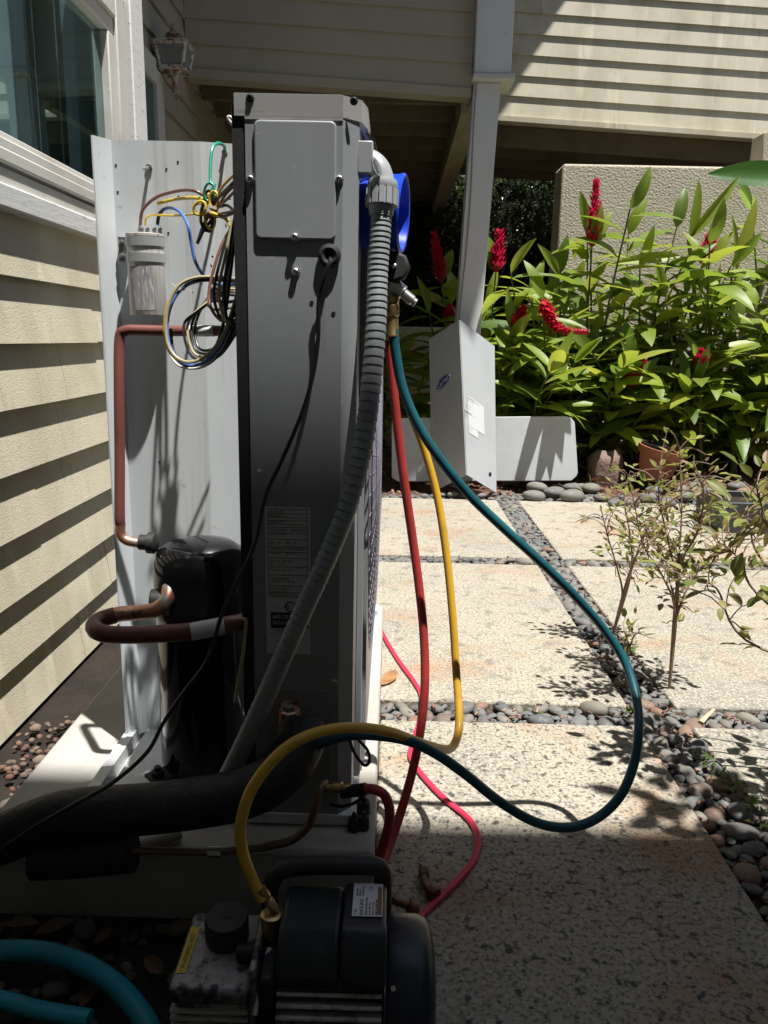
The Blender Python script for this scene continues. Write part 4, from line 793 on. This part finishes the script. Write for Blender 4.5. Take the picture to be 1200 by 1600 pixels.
# wires
def wire(m, pts, r=.0022, y0=1.30, y1=None):
    n_ = len(pts); y1 = y0 if y1 is None else y1
    ptube('wire', m, U, [(p[0], p[1], p[2] if len(p) > 2 else y0+(y1-y0)*i/(n_-1)) for i, p in enumerate(pts)], r, 8, 6)
wire(m_wn, [(219, 352, 1.368), (223, 328, 1.366), (245, 308, 1.36), (280, 298, 1.33), (303, 298, 1.29), (320, 306, 1.29)], .0027)
wire(m_wy, [(247, 318, 1.365), (270, 312, 1.35), (300, 309, 1.31), (318, 312, 1.285), (332, 320, 1.285), (336, 340, 1.285)], .0028)
wire(m_wy, [(226, 352, 1.368), (230, 339, 1.366), (245, 336, 1.362), (275, 337, 1.33), (310, 334, 1.28), (345, 335, 1.27), (358, 352, 1.27), (372, 376, 1.27)], .0018)
wire(m_wb, [(246, 352, 1.368), (249, 334, 1.366), (262, 325, 1.36), (280, 330, 1.32), (293, 350, 1.28), (299, 380, 1.28), (305, 408, 1.28), (318, 430, 1.28), (340, 445, 1.27), (372, 442, 1.26)], .0027)
wire(m_wk, [(246, 350, 1.366), (248, 338, 1.364), (252, 331, 1.36)], .003)
wire(m_wg, [(351, 238, 1.40), (350, 228, 1.36), (340, 224, 1.33), (332, 232, 1.31), (329, 255, 1.30), (329, 285, 1.29), (335, 288, 1.285), (330, 300, 1.28), (328, 330, 1.28), (318, 352, 1.28), (309, 378, 1.28)], .0027)
for i, (m, a, b) in enumerate(((m_wy, (330, 322), (374, 266)), (m_wk, (328, 318), (374, 276)), (m_wk, (326, 330), (374, 285)), (m_wn, (333, 330), (374, 292)), (m_wn, (336, 334), (374, 283)), (m_wk, (330, 338), (375, 330)))): wire(m, [a, ((a[0]+b[0])/2-3, (a[1]+b[1])/2+(4 if i % 2 else -4)), b], .0022, 1.285, 1.20)
def coil(m, u, v, ru, rv, y, rot=0, r=.002, turns=1.1):
    wire(m, [(u+ru*math.cos(a)*math.cos(rot)-rv*math.sin(a)*math.sin(rot), v+ru*math.cos(a)*math.sin(rot)+rv*math.sin(a)*math.cos(rot), y-.006*a/6) for a in [i*.55 for i in range(int(turns*11.4))]], r)
for i, (m, u, v, ru, rv, ro) in enumerate(((m_wy, 316, 327, 14, 9, .2), (m_wy, 325, 322, 9, 18, 0), (m_wy, 322, 335, 9, 20, .15), (m_wk, 327, 340, 7, 22, 0), (m_wk, 324, 335, 10, 26, .05), (m_wy, 328, 338, 8, 20, -.1), (m_wn, 326, 318, 7, 20, 0), (m_wg, 327, 300, 8, 14, .1), (m_wy, 334, 312, 7, 13, 0), (m_wy, 312, 325, 9, 11, .5))): coil(m, u, v, ru, rv, 1.285-.003*i, ro)
wire(m_wy, [(330, 333, 1.25), (350, 340, 1.25), (357, 346, 1.25)], .003); wire(m_wk, [(330, 345), (318, 360), (308, 381)], .0027, 1.27)
wire(m_wk, [(344, 323), (355, 321), (366, 330), (374, 342)], .0024, 1.27, 1.2); wire(m_wn, [(330, 337), (350, 333), (375, 328)], .002, 1.27, 1.2)
loop = [(374, 437), (340, 433), (305, 434), (280, 446), (265, 472), (259, 505), (262, 537), (275, 558), (297, 566), (322, 556), (345, 530), (358, 500), (372, 455)]
wire(m_wt, loop, .0026, 1.24, 1.18); wire(m_wy, [(u-2 if u < 300 else u, v+1) for u, v in loop[3:9]], .0022, 1.236, 1.22)
wire(m_wb, [(u+4+2*math.sin(i), v+5) for i, (u, v) in enumerate(loop)], .0026, 1.25, 1.19); wire(m_wk, [(u+8, v+9) for u, v in loop[5:]], .0028, 1.25, 1.18)
wire(m_wk, [(372, 438), (335, 437), (300, 440), (284, 452)], .0028, 1.235); wire(m_ww, [(260, 530), (265, 552), (278, 570), (300, 576), (325, 568), (350, 540), (370, 500)], .002, 1.25, 1.19)
for i in range(5): wire(m_wk, [(377-i, 290+i*8), (368-i, 360), (360-i*2, 430), (352-i, 490), (340+i*3, 535), (322+i*6, 560-i*4)], .0024, 1.17+.012*i, 1.2+.01*i)
wire(m_wk, [(376, 420), (368, 470), (362, 500), (366, 512), (375, 518)], .0018, 1.17); wire(m_wt, [(372, 452), (345, 452), (328, 462), (326, 478), (340, 484), (372, 478)], .0022, 1.25, 1.2); wire(m_wk, [(372, 462), (350, 458), (334, 450), (333, 466), (350, 472), (370, 470)], .0026, 1.24, 1.2)
for i in range(4):
    wire((m_wk, m_wt, m_wk, m_wn)[i], [(376, 300+14*i), (366-3*i, 345+6*i), (358-6*i, 400), (350-8*i, 450+5*i), (356-4*i, 500), (372, 470+10*i)], .0024, 1.19+.02*i, 1.17)
    wire((m_wk, m_wk, m_wt, m_wk)[i], [(375, 445+6*i), (350, 448+4*i), (322-5*i, 470+6*i), (305-6*i, 510), (312-4*i, 545+4*i), (340, 540+6*i), (374, 490+8*i)], .0022, 1.31-.012*i, 1.2)
g = G()
for (u, v, y, du, dv) in ((275, 449, 1.232, 8, 4), (293, 454, 1.23, 8, 3), (330, 332, 1.255, 5, 5), (333, 324, 1.255, 8, 2)):
    a, b = py(u-du, v-dv, y), py(u+du, v+dv, y); g.bar(a, b, .004, .005, (0, -1, 0))
g.build('cable_tie', m_ww, U)
g = G(); G().lathe([(.006, 0), (.006, .004), (.003, .005), (.003, .012)], py(351, 240, YS+.012), (0, -1, 0), 8).build('ground_screw', m_steel, U)
wire(m_ww, [(372, 196), (360, 183), (357, 186), (372, 204)], .0022, 1.14); wire(m_wk, [(372, 200), (362, 188), (360, 192), (372, 208)], .002, 1.145)
wire(m_wk, [(573, 207, 1.16), (584, 222, 1.17), (588, 240, 1.17), (588, 250, 1.17)], .002); wire(m_wn, [(573, 209, 1.165), (582, 226, 1.175), (585, 245, 1.175)], .002)
# service valve and pipe work at the foot of the unit
G().lathe([(.018, 0), (.018, .012), (.0165, .014), (.0165, .034), (.013, .036), (.013, .044), (.004, .045)], py(453, 1138, 1.09), (0, -.1, 1), 8).build('service_valve_cap', m_copper, U)
G().lathe([(.013, -.05), (.013, .0)], py(452, 1140, 1.09), (0, 0, 1), 12).build('service_valve', m_brass, U, smooth=True)
ptube('liquid_pipe', m_dullpipe, U, [(508, 1222, 1.08), (500, 1232, 1.06), (493, 1258, 1.05), (482, 1290, 1.045), (455, 1313, 1.04), (410, 1324, 1.035)], .0062)
G().lathe([(.008, 0), (.008, .01), (.01, .012), (.01, .026), (.0075, .028), (.0075, .04)], py(508, 1230, 1.075), (1, -.05, .02), 10).build('flare_fitting', m_brass, U, smooth=True)
ptube('wire', m_wk, U, [(545, 1152, 1.10), (553, 1175, 1.09), (568, 1195, 1.085), (577, 1190, 1.085), (574, 1172, 1.09), (556, 1152, 1.10)], .0026, 8)
ptube('wire', m_wk, U, [(575, 1232, 1.075), (558, 1252, 1.07), (535, 1260, 1.07), (515, 1256, 1.08)], .0026, 8)

# ---------------------------------------------------------------- pipes across the foreground
def loose(name, m, pts, r, label, cat, seg=14, n=8, group=None, **k):
    g = G().tube([py(*p) for p in pts], r, seg, n, **k); return tag(g.build(name, m, smooth=True), label, cat, group)
ls = thing('insulated_line', py(200, 1300, 1.0), 'thick black foam insulated pipe crossing the lower left in front of the unit', 'pipe')
G().tube([py(*p) for p in ((-90, 1345, .98), (0, 1312, 1.0), (100, 1275, 1.0), (250, 1262, 1.0), (380, 1240, 1.01), (440, 1205, 1.03), (468, 1165, 1.06), (470, 1135, 1.085))], .037, 18).build('foam_sleeve', m_foam, ls, smooth=True)
ll = thing('liquid_line', py(130, 1340, .98), 'second black insulated pipe end below the thick one, with a thin bare pipe leaving it', 'pipe')
G().tube([py(*p) for p in ((55, 1342, .99), (130, 1338, .99), (208, 1330, .99))], .030, 16).build('foam_sleeve', m_foam, ll, smooth=True)
G().tube([py(*p) for p in ((205, 1328, .99), (260, 1330, 1.0), (330, 1331, 1.01), (415, 1324, 1.03))], .0055, 8).build('bare_pipe', m_dullpipe, ll, smooth=True)
G().lathe([(.008, 0), (.008, .02)], py(325, 1331, 1.01), (1, 0, 0), 8).build('coupling', m_steel, ll)
loose('drain_pipe', mat('old pvc', (.42, .40, .34), .6), [(215, 1326, 1.03), (245, 1312, 1.05), (280, 1297, 1.07)], .014, 'short dull grey drain pipe lying under the black insulated pipe', 'pipe')
# flexible conduit
cd = thing('flexible_conduit', py(592, 300, 1.13), 'grey ribbed flexible conduit with elbow running down across the unit front', 'conduit')
cpath = [(597, 315, 1.135), (594, 370, 1.13), (590, 430, 1.125), (588, 500, 1.115), (581, 590, 1.10), (568, 690, 1.085), (545, 785, 1.07), (512, 870, 1.06), (478, 945, 1.055), (445, 1020, 1.05), (410, 1100, 1.05), (375, 1175, 1.06), (355, 1215, 1.07)]
G().tube([py(*p) for p in cpath], lambda t: .0132+.0020*(((t*82) % 1)**.6), 18, 64).build('ribbed_hose', m_conduit, cd, smooth=True)
G().tube([py(*p) for p in ((566, 257, 1.15), (580, 254, 1.148), (592, 266, 1.143), (598, 285, 1.14), (598, 292, 1.138))], .0165, 18).build('elbow', m_pvc, cd, smooth=True)
e0 = py(598, 283, 1.14); dn = (py(596, 330, 1.135)-e0).normalized()
G().lathe([(.020, 0), (.021, .004), (.021, .011), (.0205, .012)], e0, dn, 24).lathe([(.0185, .034), (.0165, .046)], e0, dn, 24).build('collar', m_pvc, cd, smooth=True)
g = G().lathe([(.0205, .012), (.0205, .034)], e0, dn, 24); X, Y, Z = frame(dn)
for k in range(14):
    a = k*2*math.pi/14; o = X*math.cos(a)+Y*math.sin(a); g.obox(e0+dn*.023+o*.0215, (dn, o, dn.cross(o)), (.011, .0015, .0034))
g.build('coupling_nut', m_pvc, cd)
q = py(571, 240, 1.15); G().box(-.056, -.034, 1.128, 1.165, q.z-.03, q.z+.012).build('mounting_box', m_pvc, cd, bevel=.002)
eo = py(584, 268, 1.13); ed = (py(592, 288, 1.13)-py(580, 256, 1.13)).normalized(); ec = eo+Vector((.004, -.0145, .003))
nb = Vector((.25, -1, .1)).normalized(); ed = (ed-nb*ed.dot(nb)).normalized()
em = G().lathe([(.0125, -.004), (.0125, .0005)], ec, nb, 18, 1, .4, ed).build('emblem', m_conduit, cd); text('CARLON', .0048, m_pvc, basis(ec+nb*.0008-ed*.0095+ed.cross(nb)*.0016, ed, nb.cross(ed)), 'lettering', em, ext=.0003, sx=.85)
# cable from the grommet
loose('power_cable', m_wk, [(515, 402, 1.112), (516, 408, 1.098), (508, 430, 1.095), (498, 470, 1.10), (497, 530, 1.102), (488, 590, 1.10), (470, 650, 1.095), (440, 720, 1.09), (415, 775, 1.085), (398, 850, 1.075), (368, 915, 1.06), (345, 965, 1.05), (325, 1030, 1.045), (285, 1085, 1.035), (255, 1130, 1.03), (230, 1175, 1.01), (180, 1220, .985), (120, 1255, .955), (50, 1295, .945), (-30, 1350, .93)], .0031, 'thin dark cable leaving a grommet and sagging down to the lower left', 'cable', 8)

# ---------------------------------------------------------------- manifold gauges and hoses
mg = thing('manifold_gauges', py(615, 400, 1.2), 'refrigerant gauge manifold with blue and red rubber boots hanging beside the conduit', 'gauge')
gc = py(600, 333, 1.21); gx = Vector((1, -.16, -.05)).normalized()
bb = G().lathe([(.046, -.035), (.052, -.03), (.054, .02), (.056, .028), (.053, .031), (.049, .030), (.047, .012), (.001, .012)], gc, gx, 36).build('gauge_boot', m_blue, mg, smooth=True)
G().lathe([(.046, .0125), (.046, .014)], gc, gx, 30).build('gauge_face', m_white, bb)
gc2 = py(580, 368, 1.32); rb = G().lathe([(.046, -.035), (.052, -.03), (.054, .02), (.054, .028), (.049, .030), (.047, .012), (.001, .012)], gc2, gx, 36).build('gauge_boot', m_redboot, mg, smooth=True)
kn = py(618, 419, 1.2)
kb = G().lathe([(.021, 0), (.023, .004), (.023, .012), (.020, .0145), (.001, .0150)], kn, (-.1, -1, .1), 8).build('valve_knob', m_blackmat, mg, bevel=.002)
G().lathe([(.004, 0), (.004, .004), (.002, .005)], kn+Vector((-.002, -.0145, .001)), (-.1, -1, .1), 10).build('knob_screw', m_steel, kb)
G().lathe([(.004, 0), (.004, .03)], py(611, 397, 1.21), (0, 0, 1), 8).build('gauge_stem', m_redboot, mg)
a = py(614, 452, 1.21); G().box(a.x-.012, a.x+.010, 1.20, 1.34, a.z-.022, a.z+.018).build('manifold_body', m_strap, mg, bevel=.004)
d = Vector((1, -.1, -.75)).normalized(); G().lathe([(.012, -.01), (.011, .012), (.008, .013), (.008, .03), (.0065, .031), (.0065, .036)], py(620, 450, 1.20), d, 12).build('side_port', m_steel, mg, smooth=True)
def fitting(u, v, y, par, L=.055):
    p = py(u, v, y); return G().lathe([(.0075, 0), (.0095, .001), (.0095, .009), (.007, .011), (.0098, .013), (.0098, .028), (.0075, .03), (.0085, .034), (.0085, L), (.0092, L+.001), (.0092, L+.004)], p, (0.02, 0, -1), 14).build('brass_coupling', m_brass, par, smooth=True)
fitting(614, 463, 1.2, mg); fitting(604, 478, 1.27, mg, .05); fitting(612, 480, 1.33, mg, .05)
loose('green_hose', m_green, [(615, 515, 1.20), (618, 550, 1.20), (630, 610, 1.20), (655, 667, 1.20), (690, 720, 1.20), (735, 775, 1.21), (790, 828, 1.22), (845, 878, 1.23), (900, 933, 1.25), (945, 985, 1.27), (977, 1035, 1.26), (994, 1090, 1.22), (998, 1140, 1.17), (990, 1195, 1.14), (968, 1245, 1.12), (930, 1280, 1.11), (885, 1293, 1.10), (835, 1284, 1.09), (780, 1252, 1.08), (730, 1212, 1.06), (685, 1180, 1.05), (640, 1158, 1.03), (590, 1149, 1.02), (545, 1149, 1.02), (505, 1160, 1.04), (480, 1178, 1.07), (470, 1195, 1.09)], .0078, 'teal green charging hose swinging out in a wide loop over the patio', 'hose')
loose('yellow_hose', m_yellow, [(611, 525, 1.33), (620, 580, 1.34), (640, 640, 1.35), (664, 705, 1.35), (684, 780, 1.34), (698, 870, 1.32), (707, 960, 1.30), (713, 1050, 1.28), (717, 1110, 1.25), (716, 1145, 1.22), (706, 1168, 1.17), (688, 1170, 1.12), (655, 1160, 1.06), (610, 1144, 1.0), (560, 1137, .95), (510, 1141, .91), (460, 1160, .88), (420, 1195, .86), (390, 1240, .845), (376, 1290, .83), (380, 1335, .82), (397, 1380, .81), (413, 1408, .80)], .0072, 'yellow charging hose hanging down then arching over to the vacuum pump inlet', 'hose')
loose('red_hose', m_red, [(606, 515, 1.27), (611, 570, 1.27), (619, 650, 1.27), (630, 740, 1.27), (643, 830, 1.27), (654, 910, 1.265), (662, 990, 1.255), (664, 1060, 1.24), (660, 1120, 1.22), (648, 1190, 1.19), (632, 1250, 1.16), (616, 1300, 1.13), (604, 1335, 1.10), (595, 1362, 1.07), (590, 1362, 1.055), (594, 1335, 1.05), (605, 1300, 1.05), (609, 1268, 1.05), (601, 1243, 1.055), (582, 1233, 1.06), (556, 1235, 1.068), (535, 1238, 1.075)], .0078, 'red charging hose dropping from the gauges and looping back to the unit valve', 'hose')
ptube('hose_end', m_blackmat, U, [(534, 1238, 1.074), (556, 1235, 1.068), (572, 1233, 1.063)], .0098)
def gcord(pts): return [pz(u, v, z) for u, v, z in pts]
g = G().tube(gcord([(592, 977, .006), (605, 1003, .006), (625, 1035, .006), (645, 1062, .006), (657, 1082, .006), (660, 1100, .01), (656, 1125, .008), (648, 1150, .006), (642, 1175, .006), (645, 1190, .006), (665, 1217, .006), (695, 1248, .006), (728, 1275, .006), (744, 1298, .006), (747, 1322, .006), (738, 1347, .006), (718, 1372, .006), (690, 1400, .006), (662, 1427, .006), (640, 1450, .01), (625, 1470, .02)]), .0062, 8, 8, flat=.75)
tag(g.build('extension_cord', m_cord, smooth=True), 'flat pinkish red extension cord snaking along the slab towards the pump', 'cord')
g = G().tube([pz(-80, 1490, .02), pz(0, 1486, .016), pz(60, 1487, .016), pz(120, 1503, .015), pz(175, 1535, .014), pz(220, 1585, .013), pz(250, 1650, .013), pz(260, 1720, .013)], .0145, 16, 8)
h1 = tag(g.build('garden_hose', m_garden, smooth=True), 'turquoise garden hose curving across the dark soil at the lower left', 'hose')
g = G().tube([pz(-60, 1555, .02), pz(0, 1562, .018), pz(60, 1578, .016), (pz(140, 1592, .014))], .0125, 14, 8, flat=.8)
tag(g.build('garden_hose', m_garden, smooth=True), 'pinched end of turquoise garden hose in the lowest left corner', 'hose')

# ---------------------------------------------------------------- vacuum pump
vp = thing('vacuum_pump', (-.09, .79, 0), 'black and grey vacuum pump with ribbed motor standing in the shaded foreground', 'pump')
AX = Vector((0, .79, .105))
G().tube([(-.118, .79, .105), (.006, .79, .105)], .062, 32, 1).build('motor_body', m_pump, vp, smooth=True)
for k in range(13):
    a = R(208-k*9.2) if k < 12 else R(95)
    d = Vector((0, math.cos(a+math.pi*0), 0)); a = R(133+k*9.2)
    d = Vector((0, math.cos(a), math.sin(a)))
    G().obox(AX+Vector((-.0565, 0, 0))+d*.068, ((1, 0, 0), d, Vector((1, 0, 0)).cross(d)), (.0600, .009, .0022)).build('cooling_fin', m_fin, vp, bevel=.0012)
cs = G().prism([(-.118, .727, .170), (-.118, .738, .195), (-.118, .760, .212), (-.118, .838, .209), (-.118, .848, .19), (-.118, .848, .13), (-.118, .74, .15)], (.072, 0, 0)).build('casing', m_pump, vp, bevel=.006, seg=3)
cs2 = G().prism([(-.045, .724, .168), (-.045, .735, .200), (-.045, .757, .2185), (-.045, .838, .2155), (-.045, .850, .195), (-.045, .850, .13), (-.045, .74, .15)], (.052, 0, 0)).build('switch_box', m_pump, vp, bevel=.006, seg=3)
fan = G().lathe([(.080, 0), (.082, .004), (.082, .036), (.078, .047), (.066, .055), (.05, .058), (.001, .058)], (.0085, .79, .105), (1, 0, 0), 40).build('fan_cover', m_pumpblue, vp, smooth=True)
G().lathe([(.003, 0), (.003, .004)], (.016, .79-.06, .105+.058), (0, -.7, .7), 8).build('screw', m_steel, fan)
hd = G().tube([(-.140, .838, .165), (-.140, .842, .20), (-.128, .845, .222), (-.10, .846, .230), (-.05, .846, .2325), (-.012, .846, .2325), (.0, .846, .225), (.002, .846, .20), (.002, .842, .16)], .0125, 12, 6, flat=.9).build('handle', m_blackmat, vp, smooth=True)
# label on the switch box
a, b = Vector((-.036, .8365, .2165)), Vector((.004, .764, .2188))
u_ = Vector((0, .757-.838, .2185-.2155)).normalized()
nl = Vector((0, 0, 1)); L0 = Vector((-.034, .832, .2168)); ex = Vector((1, 0, 0)); ey = -u_; nl = ex.cross(ey)
Q = [L0, L0+ex*.036, L0+ex*.036-ey*.058, L0-ey*.058]
rl = G().hexa([q+nl*.0003 for q in Q]+[q+nl*.0009 for q in Q]).build('rating_label', m_white, cs2)
def vtext(s, t, size, body, m=m_ink, sx=.8):  # lettering runs up the label, away from the viewer
    o = L0-ey*.058+ex*(.036*s)+ey*(.058*t)+nl*.0011; return text(body, size, m, basis(o, ey, -ex), 'print', rl, ext=.0001, sx=sx)
vtext(.17, .03, .006, '7 1/5', m_inkorange); vtext(.36, .03, .0062, 'BLACK JACK'); vtext(.36, .6, .003, 'VACUUM PUMPS'); vtext(.5, .03, .0036, 'SERIES: DV-TWO STAGE'); vtext(.61, .03, .0036, 'HP 1/2  RPM 1725'); vtext(.72, .03, .0036, 'VOLTS 115  Hz 60'); vtext(.83, .03, .0036, 'AMPS 5.8  MADE 2006'); vtext(.17, .6, .0032, 'MODEL NO.\nSERIAL NO.'); vtext(.66, .78, .007, 'CE')
G().hexa([q+nl*.0011 for q in (Q[1]-ex*.006-ey*.006, Q[1]-ex*.001-ey*.006, Q[2]-ex*.001+ey*.003, Q[2]-ex*.006+ey*.003)]+[q+nl*.0014 for q in (Q[1]-ex*.006-ey*.006, Q[1]-ex*.001-ey*.006, Q[2]-ex*.001+ey*.003, Q[2]-ex*.006+ey*.003)]).build('warning_strip', m_inkorange, rl)
# oil tank
tk = G().box(-.246, -.150, .742, .868, .118, .142).build('tank_lid', m_cast, vp, bevel=.008, seg=3)
G().box(-.241, -.150, .748, .866, .012, .116).build('oil_tank', m_cast, vp, bevel=.006)
for k in range(9): G().box(-.2445, -.152, .7435, .868, .022+k*.0105, .0265+k*.0105).build('tank_rib', m_fin, vp, bevel=.001)
G().box(-.149, -.141, .735, .87, .015, .178).build('flange_plate', m_cast, vp, bevel=.003)
G().box(-.140, -.119, .735, .85, .02, .165).build('pump_block', m_pump, vp, bevel=.006)
fc = G().lathe([(.026, 0), (.027, .003), (.027, .030), (.0255, .033), (.001, .0335)], (-.192, .822, .142), (0, -.05, 1), 28).build('filler_cap', m_blackmat, vp, smooth=True)
for k in range(3): G().bar(Vector((-.195+k*.004, .817, .1758)), Vector((-.198+k*.004, .829, .1755)), .0014, .0012).build('cap_mark', m_pump, fc)
dc = G().box(-.2415, -.230, .765, .838, .1424, .1430).build('warning_decal', m_inkyellow, tk)
text('! WARNING HOT', .0085, m_ink, basis(Vector((-.2325, .767, .1432)), (0, 1, 0), (-1, 0, 0)), 'print', dc, ext=.0001, sx=.9)
G().lathe([(.010, 0), (.010, .045)], (-.172, .79, .150), (1, -.05, .12), 14).build('exhaust_port', m_blackmat, vp, smooth=True)
ip = Vector((-.132, .80, .150)); G().lathe([(.010, 0), (.010, .02), (.0135, .021), (.0135, .048), (.0095, .050), (.0085, .05)], ip, (0, 0, 1), 18).build('inlet_fitting', m_brass, vp, smooth=True)
G().lathe([(.0062, 0), (.0062, .012), (.0052, .014), (.0062, .018), (.0062, .03)], py(428, 1420, .80), (py(405, 1385, .805)-py(428, 1420, .80)), 12).build('hose_barb', m_brass, vp, smooth=True)
G().tube([(-.132, .782, .165), (-.136, .765, .16), (-.14, .742, .14), (-.142, .732, .12)], .003, 6, 4, flat=.5).build('cap_strap', m_ww, vp, smooth=True)
G().box(-.19, .02, .72, .87, -.02, .018).build('foot_plate', m_pump, vp, bevel=.004)
# loose brass fittings
m_oldbrass = mat('tarnished brass', (.16, .09, .055), .4, metal=.8)
def elbow(pts, label):
    P = [pz(u, v, z) for u, v, z in pts]; t = thing('flare_elbow', P[0], label, 'fitting', 'brass fittings by the pump')
    G().tube(P, .0065, 10, 6).build('bend', m_oldbrass, t, smooth=True)
    for i, j, r in ((0, 1, .0095), (-1, -2, .011)):
        d = (P[j]-P[i]).normalized(); G().lathe([(r*.8, -.004), (r, -.003), (r, .012), (r*.75, .014)], P[i], d, 6 if r < .01 else 14).build('nut', m_oldbrass, t)
elbow([(662, 1362, .012), (663, 1378, .012), (668, 1390, .012), (680, 1398, .012)], 'brass flare elbow lying alone on the shaded slab beside the red cord')
elbow([(604, 1400, .03), (620, 1408, .026), (636, 1414, .02), (650, 1420, .014)], 'brass flare fitting sticking out behind the pump fan cover')
